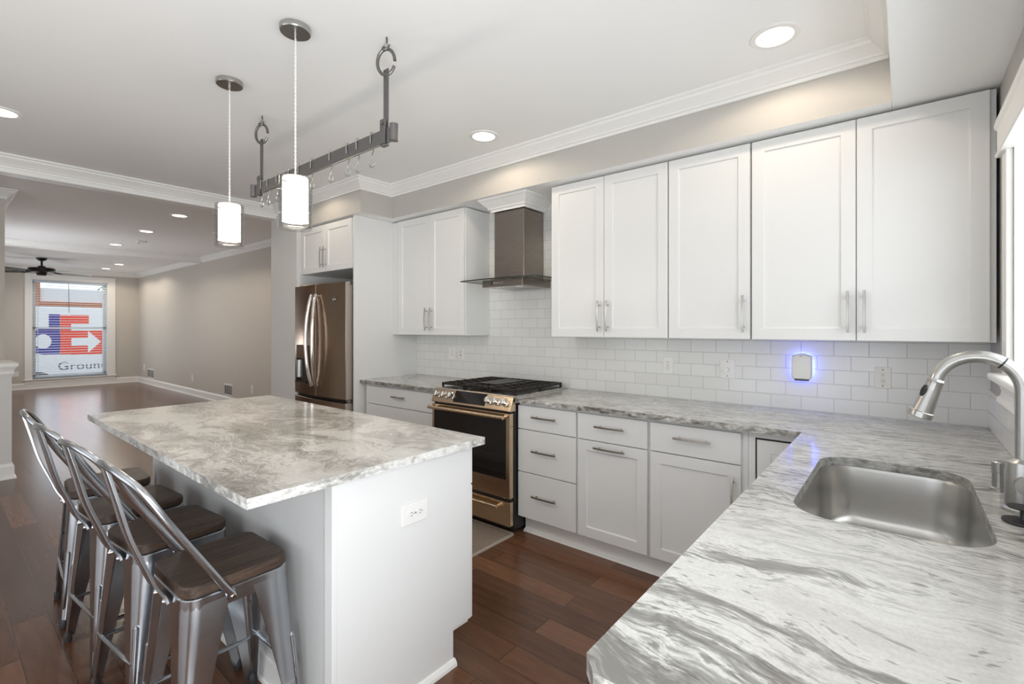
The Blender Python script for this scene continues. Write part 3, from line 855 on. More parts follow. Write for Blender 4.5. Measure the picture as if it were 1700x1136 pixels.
# ------------------------------------------------------------------ cabinets
def pull(parent, c, length, vertical, ux, m=None, bow=0.007, sec=(0.011, 0.007), stand=0.03):
    """bowed bar pull standing off a front; c is the centre on the front plane"""
    c = Vector(c); ux = Vector(ux); uz = Vector((0,0,1)); out = ux.cross(uz)
    ax = uz if vertical else ux; side = ux if vertical else uz
    mb = MB(); rings = []
    for k in range(11):
        t = -1 + 2*k/10
        b = stand + bow*(1 - t*t)
        p = c + ax*(t*length/2) + out*b
        a, d = side*sec[0]/2, out*sec[1]/2
        rings.append([p-a-d, p+a-d, p+a+d, p-a+d])
    mb.rings(rings, True, True, 0, False)
    for t in (-0.72, 0.72):
        b = stand + bow*(1-t*t)
        p0 = c + ax*(t*length/2); p1 = p0 + out*b
        mb.tube([p0, p1], 0.0042, 8)
    return mb.build('handle', m or M['nickel'], parent, 0.001, 1)

FX = (1, 0, 0)    # right-hand direction of fronts that face the room (-Y)
def front(parent, name, x0, x1, z0, z1, y, flat=False, rail=0.06):
    return MB().shaker((x0, y, z0), FX, x1-x0, z1-z0, 0.02, rail, 0.009, flat).build(name, M['cab'], parent, 0.0015, 1)

YU = 2.825   # front of wall cabinet doors
YB = 2.515   # front of base cabinet doors
GP = 0.0018
def wall_cabinet(label, x0, x1, z0, z1, doors, yf=YU, hz=1.36, hl=0.20, yb=YT, name='wall_cabinet', group='white wall cabinets'):
    t = thing(name, label, 'cabinet', ((x0+x1)/2, yb, z0), group)
    MB().box(x0, x1, yf+0.021, yb-0.001, z0, z1).build('body', M['cab'], t, 0.001, 1)
    for a, b, hside in doors:
        d = front(t, 'door', a+GP, b-GP, z0+0.001, z1-0.004, yf)
        hx = a+0.032 if hside == 'l' else b-0.032
        pull(d, (hx, yf, hz+hl/2), hl, True, FX)
    return t
Z0U, Z1U = 1.320, 2.388
wall_cabinet('white two-door wall cabinet just right of the range hood', -1.946, -1.098, Z0U, Z1U, [(-1.946, -1.527, 'r'), (-1.527, -1.098, 'l')])
wall_cabinet('white wall cabinet with one door, between the two double ones', -1.094, -0.642, Z0U, Z1U, [(-1.094, -0.642, 'r')])
wall_cabinet('large white two-door wall cabinet next to the sink window', -0.636, 0.284, Z0U, Z1U, [(-0.636, -0.175, 'r'), (-0.175, 0.284, 'l')])
MB_f = MB().box(0.284, 0.303, YU+0.02, YU+0.04, Z0U, Z1U)
o = MB_f.build('cabinet_filler', M['cab']); tag(o, 'narrow white filler strip between the last wall cabinet and the window wall', 'filler strip')
wall_cabinet('white two-door wall cabinet between fridge panel and range hood', -3.735, -2.822, Z0U, Z1U, [(-3.70, -3.249, 'r'), (-3.249, -2.826, 'l')])
o = MB().box(-3.809, -3.737, YU+0.021, YU+0.04, Z0U, Z1U).build('cabinet_filler', M['cab']); tag(o, 'white filler strip between fridge panel and wall cabinet', 'filler strip')

def base_unit(label, x0, x1, fronts, name='base_cabinet'):
    t = thing(name, label, 'cabinet', ((x0+x1)/2, 3.1, 0), 'white base cabinets under the long counter')
    mb = MB(); mb.box(x0+0.0005, x1-0.0005, YB+0.021, YT-0.001, 0.118, 0.884)
    mb.build('body', M['cab'], t, 0.001, 1)
    mb = MB().box(x0+0.0005, x1-0.0005, YB+0.085, YB+0.10, 0.0, 0.118)
    mb.prism([(YB+0.060, 0), (YB+0.085, 0), (YB+0.085, 0.020), (YB+0.078, 0.018), (YB+0.066, 0.010)], x0+0.0005, x1-0.0005, 'x')
    mb.build('toe_kick', M['trim'], t)
    for kind, a, b, z0, z1, h in fronts:
        if kind == 'drawer':
            d = front(t, 'drawer', a+GP, b-GP, z0, z1, YB, True)
            pull(d, ((a+b)/2, YB, (z0+z1)/2 + 0.012), h, False, FX, M['nickel_dark'], 0.005)
        else:
            d = front(t, 'door', a+GP, b-GP, z0, z1, YB)
            if h == 'top': pull(d, ((a+b)/2, YB, z1-0.032), 0.20, False, FX, M['nickel_dark'], 0.005)
            elif h == 'r': pull(d, (b-0.035, YB, z1-0.15), 0.19, True, FX, M['nickel_dark'], 0.005)
    return t
ZT = 0.866
base_unit('white three-drawer base cabinet just right of the range', -2.004, -1.545, [('drawer', -2.004, -1.551, 0.712, ZT, 0.19), ('drawer', -2.004, -1.551, 0.428, 0.706, 0.19), ('drawer', -2.004, -1.551, 0.125, 0.422, 0.19)])
base_unit('white base cabinet whose door has a horizontal handle under one drawer', -1.545, -1.085, [('drawer', -1.539, -1.092, 0.712, ZT, 0.19), ('door', -1.539, -1.092, 0.125, 0.706, 'top')])
base_unit('white base cabinet whose door has a vertical handle under one drawer', -1.085, -0.585, [('drawer', -1.078, -0.612, 0.712, ZT, 0.19), ('door', -1.078, -0.612, 0.125, 0.706, 'r')])
t = base_unit('white corner base cabinet with recessed door under the counter bend', -0.585, -0.325, [])
MB().shaker((-0.545, YB+0.016, 0.125), FX, 0.21, 0.720, 0.004, 0.06, 0.003).build('door', M['cab'], t)
MB().box(-0.553, -0.545, YB+0.0195, YB+0.021, 0.12, 0.853).box(-0.545, -0.33, YB+0.0195, YB+0.021, 0.845, 0.853).build('shadow_gap', M['dark_gap'], t)
base_unit('white three-drawer base cabinet between fridge and range', -3.785, -2.795, [('drawer', -3.745, -2.80, 0.712, ZT, 0.17), ('drawer', -3.745, -2.80, 0.428, 0.706, 0.17), ('drawer', -3.745, -2.80, 0.125, 0.422, 0.17)])

# sink run under the counter, its back to the camera
t = thing('sink_base_cabinet', 'white sink base cabinet below the sink counter', 'cabinet', (0.0, 1.75, 0))
MB().box(-0.30, -0.29, 0.62, 2.49, 0.118, 0.884).box(0.30, 0.31, 0.62, 2.49, 0, 0.884).box(-0.29, 0.30, 0.62, 0.64, 0, 0.884).box(-0.29, 0.30, 2.47, 2.49, 0, 0.884).box(-0.29, 0.30, 0.64, 2.47, 0.10, 0.118).build('body', M['cab'], t)
for a, b in ((2.48, 2.05), (2.05, 1.62), (1.62, 1.19), (1.19, 0.64)):
    MB().shaker((-0.322, a-0.003, 0.125), (0, -1, 0), a-b-0.006, 0.74, 0.02).build('door', M['cab'], t, 0.0015, 1)
MB().box(-0.24, -0.225, 0.62, 2.49, 0, 0.118).build('toe_kick', M['trim'], t)

# fridge surround
o = MB().box(X_FP-0.02, X_FP, 2.43, YT, 0, ZD-0.002).build('fridge_side_panel', M['cab'], None, 0.001, 1)
tag(o, 'tall white panel standing beside the fridge', 'cabinet panel')
o = MB().box(-4.822, -4.802, 2.43, YT, 0, ZD-0.002).build('fridge_side_panel', M['cab'], None, 0.001, 1)
tag(o, 'white panel edge on the hall side of the fridge', 'cabinet panel')
t = wall_cabinet('small white two-door cabinet above the fridge', -4.80, -3.832, 1.925, 2.385, [(-4.775, -4.315, 'r'), (-4.315, -3.855, 'l')], yf=2.43, hz=1.965, hl=0.20, yb=YT-0.01)

# ------------------------------------------------------------------ island
isl = thing('kitchen_island', 'white kitchen island base with an outlet and a stool side tinted as shade', 'kitchen island', (-2.4, 1.17, 0))
IX0, IX1, IY0, IY1 = -3.36, -1.43, 0.84, 1.475
MB().box(IX0, IX1-0.02, IY0+0.012, IY1, 0.12, 0.884).build('body', M['cab'], isl, 0.001, 1)
mb = MB(); mb.prism([(IY0+0.008, 0), (1.37, 0), (1.37, 0.145), (IY1-0.001, 0.145), (IY1-0.001, 0.884), (IY0+0.008, 0.884)], IX1-0.02, IX1, 'x')
mb.build('end_panel', M['cab'], isl, 0.002, 2)
mb = MB(); mb.prism([(IY0+0.008, 0), (1.37, 0), (1.37, 0.145), (IY1-0.001, 0.145), (IY1-0.001, 0.884), (IY0+0.008, 0.884)], IX0, IX0+0.02, 'x')
mb.build('end_panel', M['cab'], isl, 0.002, 2)
MB().box(IX0+0.02, IX1-0.045, IY0, IY0+0.012, 0.0, 0.884).build('stool_side_panel', M['island_shade'], isl)
mb = MB().box(IX1-0.045, IX1+0.002, IY0-0.010, IY0+0.008, 0.0, 0.884)
mb.build('corner_post', M['cab'], isl, 0.002); MB().box(IX0-0.002, IX0+0.03, IY0-0.010, IY0+0.008, 0.0, 0.884).build('corner_post', M['cab'], isl, 0.002)
MB().sweep([(IX1-0.045, IY0), (IX0+0.03, IY0)], [(0, 0), (0, 0.115), (0.005, 0.115), (0.008, 0.105), (0.008, 0.016), (0.013, 0.012), (0.014, 0)]).build('skirting', M['trim'], isl)
mb = MB(); mb.prism([(IX1, 0), (IX1+0.018, 0), (IX1+0.016, 0.012), (IX1+0.008, 0.024), (IX1, 0.027)], IY0, 1.375, 'y')
mb.build('shoe_moulding', M['trim'], isl)
MB().box(IX0+0.02, IX1-0.02, 1.37, 1.385, 0, 0.12).build('toe_kick', M['trim'], isl)
fz = [(0.135, 0.705), (0.712, 0.868)]
nw = 3; wx = (IX1-IX0-0.024)/nw
for k in range(nw):
    a = IX0+0.012 + k*wx; b = a + wx
    d = MB().shaker((b-GP, IY1+0.021, 0.135), (-1,0,0), wx-2*GP, 0.57, 0.02).build('door', M['cab'], isl, 0.0015, 1)
    pull(d, ((a+b)/2, IY1+0.021, 0.67), 0.19, False, (-1,0,0), M['nickel_dark'], 0.005)
    d = MB().shaker((b-GP, IY1+0.021, 0.712), (-1,0,0), wx-2*GP, 0.156, 0.02, flat=True).build('drawer', M['cab'], isl, 0.0015, 1)
    pull(d, ((a+b)/2, IY1+0.021, 0.79), 0.19, False, (-1,0,0), M['nickel_dark'], 0.005)
plate('outlet', 'white horizontal outlet on the end panel of the island', 'outlet', (IX1, 1.168, 0.686), '+x', 0.078, 0.122, 'outlet', horizontal=True)

# ------------------------------------------------------------------ stone slabs
def slab(name, outline, holes, z0, z1, m_top, m_edge, rough, parent=None, seed=1):
    """outline: list of (x, y, roughness of the edge that starts here) counter-clockwise; chiselled sides"""
    rnd = random.Random(seed); bm = bmesh.new()
    def dens(loop, step):
        pts = []
        N = len(loop)
        for i in range(N):
            a, b = loop[i], loop[(i+1) % N]
            L = sqrt((b[0]-a[0])**2 + (b[1]-a[1])**2)
            r = a[2] if len(a) > 2 else 0.0
            n = max(1, int(L/step)) if r > 0 else 1
            for k in range(n):
                t = k/n
                ez = min(1, t*L/0.02, (1-t)*L/0.02 + 0.2)
                pts.append((a[0]+(b[0]-a[0])*t, a[1]+(b[1]-a[1])*t, r*ez))
        return pts
    loops = [dens(outline, 0.007)] + [dens(h, 0.01) for h in holes]
    tops = []; bots = []
    for li, pts in enumerate(loops):
        N = len(pts); lay = []
        nrm = []
        for i in range(N):
            d = Vector((pts[(i+1) % N][0]-pts[i-1][0], pts[(i+1) % N][1]-pts[i-1][1])).normalized()
            nrm.append(Vector((d.y, -d.x)) * (1 if li == 0 else -1))
        H = z1 - z0
        levels = [(z1, 0.15), (z1-0.12*H, 0.6), (z1-0.38*H, 1.0), (z1-0.68*H, 1.0), (z1-0.9*H, 0.7), (z0, 0.3)] if rough else [(z1, 0), (z0, 0)]
        for lv, (z, amp) in enumerate(levels):
            row = []
            for i, (x, y, r) in enumerate(pts):
                q = Vector((x*55 + seed, y*55, z*90))
                j = r * amp * (noise.noise(q) * 0.9 + noise.noise(q*0.33) * 0.9) if r > 0 else 0
                zz = z + (r*0.25*noise.noise(q*0.6) if 0 < lv < len(levels)-1 else 0)
                row.append(bm.verts.new((x + nrm[i].x*j, y + nrm[i].y*j, zz)))
            lay.append(row)
        for a, b in zip(lay[:-1], lay[1:]):
            for i in range(N):
                k = (i+1) % N
                f = bm.faces.new((a[i], a[k], b[k], b[i])); f.material_index = 1; f.smooth = rough and li == 0
        tops.append(lay[0]); bots.append(lay[-1])
    for rows in (tops, bots):
        ed = []
        for row in rows:
            for i in range(len(row)):
                e = bm.edges.get((row[i], row[(i+1) % len(row)])) or bm.edges.new((row[i], row[(i+1) % len(row)]))
                ed.append(e)
        bmesh.ops.triangle_fill(bm, use_beauty=True, use_dissolve=False, edges=ed)
    bmesh.ops.recalc_face_normals(bm, faces=bm.faces)
    me = bpy.data.meshes.new(name)
    off = wloc(parent) if parent else Vector((0,0,0))
    for v in bm.verts: v.co -= off
    bm.to_mesh(me); bm.free()
    me.materials.append(m_top); me.materials.append(m_edge)
    me.set_sharp_from_angle(angle=radians(50))
    o = bpy.data.objects.new(name, me); COL.objects.link(o)
    if parent: o.parent = parent
    return o
ZC0, ZC1 = 0.885, 0.915
SX0, SX1, SY0, SY1 = -0.230, 0.160, 1.388, 2.105
hole = [(x, y) for x, y in rrect(SX0, SX1, SY0, SY1, 0.105, 8)]
XR = X_W - 0.0105
o = slab('counter_slab', [(-2.003, 2.485, 0.0075), (-0.352, 2.485, 0.002), (-0.352, 0.60, 0.0015), (-0.325, 0.571, 0.003), (XR, 0.571, 0), (XR, YT-0.0005, 0), (-2.003, YT-0.0005, 0.0)],
         [hole], ZC0, ZC1, M['granite'], M['edge_dark'], True, None, 3)
tag(o, 'L-shaped grey and white granite counter around the sink', 'countertop')
o = slab('counter_slab', [(X_FP+0.002, 2.485, 0.006), (-2.797, 2.485, 0), (-2.797, YT-0.0005, 0), (X_FP+0.002, YT-0.0005, 0)], [], ZC0, ZC1, M['granite'], M['edge_dark'], True, None, 8)
tag(o, 'short granite counter between fridge panel and range', 'countertop')
o = slab('island_slab', [(-3.415, 0.553, 0.0035), (-1.385, 0.553, 0.0035), (-1.385, 1.512, 0.0025), (-3.415, 1.512, 0.0025)], [], ZC0, ZC1, M['granite_island'], M['edge_light'], True, None, 5)
tag(o, 'swirling grey granite slab on top of the island', 'countertop')

# ------------------------------------------------------------------ sink
sk = thing('kitchen_sink', 'undermount stainless single-bowl sink in the granite counter', 'sink', (-0.035, 1.75, 0.70))
mb = MB()
def sring(inset, z, r): return [(x, y, z) for x, y in rrect(SX0-0.004+inset, SX1+0.004-inset, SY0-0.004+inset, SY1+0.004-inset, max(0.02, r), 8)]
prof = [(-0.025, 0.8835, 0.125), (0.0, 0.8835, 0.108), (0.003, 0.872, 0.106), (0.008, 0.76, 0.102), (0.012, 0.715, 0.10), (0.022, 0.695, 0.095), (0.042, 0.684, 0.082), (0.09, 0.680, 0.06), (0.16, 0.678, 0.03)]
mb.rings([sring(*p) for p in prof], True, False, 0, True)
b = len(mb.v); n = len(sring(*prof[-1]))
mb.f.append([b-n+i for i in range(n)]); mb.m.append(0); mb.s.append(True)
mb.build('bowl', M['steel_sink'], sk, 0, 2, 60)
MB().lathe((-0.035, 1.75, 0.679), [(0.0, 0.002), (0.03, 0.002), (0.042, 0.004), (0.055, 0.003), (0.057, 0.0)], 28).build('drain', M['chrome'], sk)

# faucet
FXc, FYc = 0.236, 1.76
fa = thing('kitchen_faucet', 'brushed nickel gooseneck pull-down faucet behind the sink', 'faucet', (FXc, FYc, ZC1))
MB().lathe((FXc, FYc, ZC1), [(0.040, 0.0), (0.040, 0.008), (0.035, 0.013), (0.034, 0.10), (0.031, 0.125), (0.020, 0.132), (0.0175, 0.135)], 32).build('body', M['nickel'], fa)
pth = [(FXc, FYc, ZC1+0.13), (FXc, FYc, 1.220)]
cx_, R_ = FXc - 0.084, 0.084
for k in range(1, 25):
    a = radians(168*k/24)
    pth.append((cx_ + R_*cos(a), FYc, 1.220 + R_*1.02*sin(a)))
MB().tube(pth, 0.0162, 16).build('spout', M['nickel'], fa)
e = Vector(pth[-1]); d = (Vector(pth[-1]) - Vector(pth[-3])).normalized()
hd = MB(); hd.tube([e - d*0.004, e + d*0.002, e + d*0.006, e + d*0.035, e + d*0.092, e + d*0.094, e + d*0.109, e + d*0.111], [0.0175, 0.0200, 0.0188, 0.0205, 0.0255, 0.0282, 0.0282, 0.024], 24)
hd.build('spray_head', M['nickel'], fa)
bt = MB(); q = e + d*0.036 + Vector((-0.0, -0.0, 0))
side = Vector((-d.z, 0, d.x)).normalized()
if side.x > 0: side = -side
side = (side*0.75 + Vector((0, -0.66, 0))).normalized()
c1 = q + side*0.0205
ax2 = (d - side*d.dot(side)).normalized(); ax3 = side.cross(ax2)
bt.rings([[c1 + side*h + ax2*(0.017*s*cos(2*pi*k/20)) + ax3*(0.008*s*sin(2*pi*k/20)) for k in range(20)] for h, s in ((-0.005, 1), (0.0015, 1), (0.003, 0.8))], True, True, 0, True)
bt.build('spray_button', M['black'], fa)
lv = MB().tube([(FXc, FYc-0.028, ZC1+0.075), (FXc, FYc-0.052, ZC1+0.075)], [0.022, 0.0225], 20)
lv.tube([(FXc+0.002, FYc-0.046, ZC1+0.078), (FXc+0.012, FYc-0.052, ZC1+0.12), (FXc+0.03, FYc-0.056, ZC1+0.165)], [0.009, 0.0075, 0.006], 12)
lv.build('lever', M['nickel'], fa)
b0 = Vector(pth[9]); tdir = (Vector(pth[10]) - Vector(pth[8])).normalized()
MB().tube([b0 - tdir*0.002, b0 + tdir*0.002], 0.0166, 16).build('seam_ring', M['black'], fa)
# soap dispenser
sx, sy = 0.214, 1.955
so = thing('soap_dispenser', 'small brushed nickel soap pump with a thin spout beside the faucet', 'soap dispenser', (sx, sy, ZC1))
MB().lathe((sx, sy, ZC1), [(0.021, 0.0), (0.021, 0.006), (0.016, 0.009), (0.0155, 0.05), (0.017, 0.052), (0.017, 0.080), (0.013, 0.083), (0.0, 0.083)], 24).build('body', M['nickel'], so)
MB().tube([(sx-0.01, sy, ZC1+0.071), (sx-0.05, sy, ZC1+0.069), (sx-0.080, sy, ZC1+0.066)], [0.005, 0.0036, 0.0024], 10).build('nozzle', M['nickel'], so)
# sink stopper
tx, ty = 0.222, 1.655
st = thing('sink_stopper', 'black spool-shaped sink stopper lying on the counter by the faucet', 'sink stopper', (tx, ty, ZC1))
MB().lathe((tx, ty, ZC1), [(0.034, 0.0), (0.038, 0.003), (0.037, 0.0065), (0.012, 0.009)], 32).build('disc', M['rubber'], st)
MB().lathe((tx, ty, ZC1), [(0.008, 0.007), (0.006, 0.012), (0.006, 0.03), (0.009, 0.034)], 16).build('stem', M['black'], st)
MB().lathe((tx, ty, ZC1), [(0.010, 0.033), (0.028, 0.036), (0.029, 0.039), (0.0, 0.040)], 28).build('knob', M['rubber'], st)
# cream cloth on the window sill
cc = MB()
for s in (-1, 1):
    pts = [(X_W+0.03, 2.40, SW['z0']+0.001), (X_W+0.03, 2.30, SW['z0']+0.001)]
rows = []
for k in range(9):
    t = k/8; w_ = -1 + 2*t
    z = SW['z0'] + 0.001 + 0.052*(1-abs(w_))**0.8
    rows.append([(X_W+0.015+0.01*cos(6*t), 2.33 + 0.075*w_, z), (X_W+0.06+0.01*sin(5*t), 2.335 + 0.075*w_, z*1.0), (X_W+0.06+0.01*sin(5*t), 2.335+0.068*w_, max(SW['z0']+0.0005, z-0.004)), (X_W+0.015+0.01*cos(6*t), 2.33+0.068*w_, max(SW['z0']+0.0005, z-0.004))])
cc.rings(rows, True, True, 0, True)
o = cc.build('folded_cloth', M['cream']); tag(o, 'small cream cloth folded to a peak on the sink window sill', 'cloth')

# ------------------------------------------------------------------ range
RX0, RX1 = -2.785, -2.012
RYF = 2.44
rg = thing('gas_range', 'stainless gas range, brown reflection tinted in, with black oven window', 'range', ((RX0+RX1)/2, 2.8, 0))
mb = MB().box(RX0, RX1, RYF+0.045, YT-0.02, 0.03, 0.905)
mb.build('body', M['black'], rg, 0.002)
mb = MB()
for x in (RX0+0.05, RX1-0.05):
    for y in (RYF+0.10, YT-0.08): mb.lathe((x, y, 0), [(0.018, 0), (0.018, 0.03)], 12)
mb.build('feet', M['black'], rg)
mb = MB().box(RX0-0.004, RX1+0.004, RYF+0.035, YT-0.012, 0.905, 0.925)
mb.build('cooktop', M['steel'], rg, 0.004, 2)
MB().box(RX0+0.03, RX1-0.03, RYF+0.10, YT-0.05, 0.925, 0.928).build('burner_well', M['black'], rg)
# control panel: sloped front
cp = MB(); cp.prism([(RYF+0.040, 0.928), (RYF+0.06, 0.928), (RYF+0.06, 0.825), (RYF-0.002, 0.825), (RYF-0.002, 0.832)], RX0-0.002, RX1+0.002, 'x')
cpo = cp.build('control_panel', M['range_steel'], rg, 0.003)
sl0 = Vector((0, RYF-0.002, 0.832)); sl1 = Vector((0, RYF+0.040, 0.928))
sd_ = (sl1-sl0).normalized(); sn = Vector((0, -sd_.z, sd_.y))
def on_panel(x, t, d): return Vector((x, 0, 0)) + sl0 + (sl1-sl0)*t + sn*d
xc = (RX0+RX1)/2
mb = MB()
v = [on_panel(xc-0.155, 0.10, 0.0003), on_panel(xc+0.155, 0.10, 0.0003), on_panel(xc+0.155, 0.92, 0.0003), on_panel(xc-0.155, 0.92, 0.0003)]
v2 = [p + sn*0.002 for p in v]
mb.rings([v, v2], True, True, 0, False); mb.build('display', M['oven_glass'], cpo)
for x in (RX0+0.055, RX0+0.130, RX0+0.200, RX1-0.200, RX1-0.130, RX1-0.055):
    kb = MB(); c = on_panel(x, 0.50, 0.0)
    a1 = Vector((1,0,0)); a2 = sd_
    kb.rings([[c + sn*h + (a1*cos(2*pi*k/24) + a2*sin(2*pi*k/24))*r for k in range(24)] for h, r in ((0.0, 0.027), (0.004, 0.028), (0.006, 0.023), (0.034, 0.021), (0.037, 0.018))], True, True, 0, True)
    kb_o = kb.build('knob', M['chrome'], cpo)
    g = MB(); cc_ = c + sn*0.037
    vv = [cc_ + a1*sx_*0.0035 + a2*sy_*0.018 for sx_, sy_ in ((-1,-1),(1,-1),(1,1),(-1,1))]
    g.rings([[p - sn*0.004 for p in vv], [p + sn*0.006 for p in vv]], True, True, 0, False)
    g.build('grip', M['chrome'], kb_o)
# oven door
od = MB().box(RX0+0.004, RX1-0.004, RYF, RYF+0.043, 0.245, 0.812).build('oven_door', M['range_steel'], rg, 0.004, 2)
MB().box(RX0+0.03, RX1-0.035, RYF-0.0025, RYF-0.0002, 0.372, 0.775).build('window', M['oven_glass'], od, 0.001)
hb = MB(); zh_ = 0.792; yh_ = RYF-0.048
hb.tube([(RX0+0.02, yh_, zh_), (RX0+0.06, yh_-0.004, zh_), (xc, yh_-0.010, zh_), (RX1-0.06, yh_-0.004, zh_), (RX1-0.02, yh_, zh_)], 0.0135, 14)
for x in (RX0+0.045, RX1-0.045):
    hb.tube([(x, RYF+0.001, zh_), (x, yh_, zh_)], 0.010, 10)
hb.build('handle', M['range_steel'], od)
MB().box(RX0+0.012, RX1-0.012, RYF+0.02, RYF+0.045, 0.812, 0.826).build('door_gap', M['dark_gap'], rg)
dr = MB().box(RX0+0.004, RX1-0.004, RYF+0.004, RYF+0.043, 0.060, 0.222).build('storage_drawer', M['range_steel'], rg, 0.004, 2)
hb = MB(); zh_ = 0.188; yh_ = RYF-0.030
hb.tube([(RX0+0.03, yh_, zh_), (xc, yh_-0.006, zh_), (RX1-0.09, yh_, zh_)], 0.011, 12)
for x in (RX0+0.05, RX1-0.10): hb.tube([(x, RYF+0.005, zh_), (x, yh_, zh_)], 0.010, 10)
hb.build('handle', M['range_steel'], dr)
MB().box(RX0+0.01, RX1-0.01, RYF+0.02, RYF+0.046, 0.222, 0.245).build('drawer_gap', M['dark_gap'], rg)
# burners and grates
GY0, GY1 = RYF+0.085, YT-0.045
for x, y, r in ((-2.64, 2.68, 0.045), (-2.64, 2.96, 0.038), (-2.40, 2.82, 0.055), (-2.16, 2.68, 0.05), (-2.16, 2.96, 0.036)):
    MB().lathe((x, y, 0.928), [(r, 0), (r, 0.008), (r*0.8, 0.012), (r*0.8, 0.018), (0, 0.020)], 24).build('burner', M['iron'], rg)
gw = (RX1-RX0-0.04)/3
for k in range(3):
    a = RX0+0.02 + k*gw + 0.002; b = a + gw - 0.004
    mb = MB(); z0, z1 = 0.948, 0.964
    for y in (GY0, GY1-0.014): mb.box(a, b, y, y+0.014, z0, z1)
    for x in (a, b-0.014): mb.box(x, x+0.014, GY0, GY1, z0, z1)
    if k == 1:
        for j in range(1, 4): mb.box(a+(b-a)*j/4-0.006, a+(b-a)*j/4+0.006, GY0, GY1, z0, z1)
    nb = 7
    for j in range(1, nb):
        y = GY0 + (GY1-GY0)*j/nb
        if k == 1: mb.box(a, b, y-0.006, y+0.006, z0, z1-0.003)
        else:
            mb.box(a, a+(b-a)*0.36, y-0.006, y+0.006, z0, z1+0.002); mb.box(b-(b-a)*0.36, b, y-0.006, y+0.006, z0, z1+0.002)
    mb.box((a+b)/2-0.006, (a+b)/2+0.006, GY0, GY1, z0, z1)
    for x in (a, b-0.014):
        for y in (GY0, GY1-0.014, (GY0+GY1)/2): mb.box(x, x+0.014, y, y+0.014, 0.928, z0)
    mb.build('grate', M['iron'], rg, 0.002, 1)
MB().box(-2.50, -2.30, 2.64, 2.98, 0.9645, 0.970).build('griddle_plate', M['iron'], rg, 0.003)

# ------------------------------------------------------------------ range hood
hx = -2.385
hd = thing('range_hood', 'smoked stainless chimney hood with flat glass canopy over the range', 'range hood', (hx, 2.95, 1.70))
MB().box(-2.536, -2.236, 2.88, YT-0.001, 1.77, 2.303).build('chimney', M['hood_steel'], hd, 0.005, 3)
MB().prism([(-2.57, 2.775), (-2.17, 2.775), (-2.17, YT-0.001), (-2.57, YT-0.001)], 1.700, 1.752, 'z').build('fan_box', M['hood_steel'], hd, 0.002, 1)
gl = [(-2.775, YT-0.002), (-2.775, 2.735)] + [(-2.775 + 0.76*k/12, 2.735 - 0.03*sin(pi*k/12)) for k in range(1, 12)] + [(-2.03, 2.735), (-2.018, 2.75), (-2.018, YT-0.002)]
mb = MB().prism(gl[::-1], 1.753, 1.761, 'z')
mb.m = [1]*(len(mb.m)-2) + [0, 0]
M['glass_edge'] = mat('dark_glass_edge', (0.03, 0.035, 0.03), 0.15)
mb.build('glass_canopy', [M['glass_green'], M['glass_edge']], hd)
MB().prism([(-2.545, 2.85), (-2.227, 2.85), (-2.227, YT-0.001), (-2.545, YT-0.001)], 1.7615, 1.770, 'z').build('collar', M['hood_steel'], hd)
for k in range(5):
    MB().box(-2.455+0.022*k, -2.440+0.022*k, 2.7735, 2.775, 1.722, 1.735).build('button', M['chrome'], hd)
MB().box(-2.475, -2.462, 2.7735, 2.775, 1.718, 1.738).build('display', M['black'], hd)
for x in (-2.47, -2.27): MB().lathe((x, 2.86, 1.70), [(0.0, -0.004), (0.03, -0.004), (0.033, 0.001)], 20).build('hood_lamp', M['trim'], hd)
# white moulding box where the chimney meets the soffit
mb = MB()
cprof = [(0, 2.303), (0, ZD), (0.085, ZD), (0.085, ZD-0.012), (0.070, ZD-0.022), (0.045, ZD-0.050), (0.030, ZD-0.066), (0.026, ZD-0.076), (0.012, ZD-0.080), (0.012, 2.303)]
mb.sweep([(-2.545, YT-0.001), (-2.545, 2.871), (-2.227, 2.871), (-2.227, YT-0.001)], [(-d, z) for d, z in cprof][::-1])
struct(mb, 'trim_hood_crown', M['trim'])

# ------------------------------------------------------------------ fridge
fx0, fx1 = -4.79, -3.862
fg = thing('refrigerator', 'stainless french door refrigerator, brown reflection tinted in, in the white surround', 'refrigerator', ((fx0+fx1)/2, 2.8, 0))
MB().box(fx0+0.005, fx1-0.005, 2.46, YT-0.03, 0.02, 1.775).build('body', M['fridge_side'], fg, 0.004)
def curved_front(x0, x1, z0, z1, yb=2.445, parent=fg, name='door', m=None):
    """bowed door front following one arc across the whole fridge"""
    mb = MB(); n = 12; rings = []
    for k in range(n+1):
        x = x0 + (x1-x0)*k/n
        t = (x-(fx0+fx1)/2)/((fx1-fx0)/2)
        y = 2.375 - 0.030*(1-t*t)
        rings.append([(x, yb, z0), (x, y, z0), (x, y, z1), (x, yb, z1)])
    mb.rings(rings, True, True, 0, True)
    mb.m[-1] = mb.m[-2] = 1
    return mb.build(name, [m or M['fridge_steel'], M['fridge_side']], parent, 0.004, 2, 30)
xm = (fx0+fx1)/2
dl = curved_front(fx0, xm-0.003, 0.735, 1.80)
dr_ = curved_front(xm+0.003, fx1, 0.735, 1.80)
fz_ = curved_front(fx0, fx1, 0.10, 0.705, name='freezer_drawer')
MB().box(fx0+0.02, fx1-0.03, 2.40, 2.455, 0.706, 0.734).build('door_gap', M['dark_gap'], fg)
for s, dd in ((-1, dl), (1, dr_)):
    hp = []
    for k in range(15):
        t = k/14; z = 0.83 + (1.70-0.83)*t
        hp.append((xm + s*(0.040 + 0.020*sin(pi*t)), 2.345 - 0.020 - 0.050*sin(pi*t)**0.7, z))
    MB().tube(hp, [0.0165]*15, 12).build('handle', M['chrome'], dd)
    mb = MB()
    for z in (0.845, 1.685): mb.tube([(xm+s*0.042, 2.350, z), (xm+s*0.042, 2.318, z)], 0.013, 10)
    mb.build('handle_mount', M['nickel'], dd)
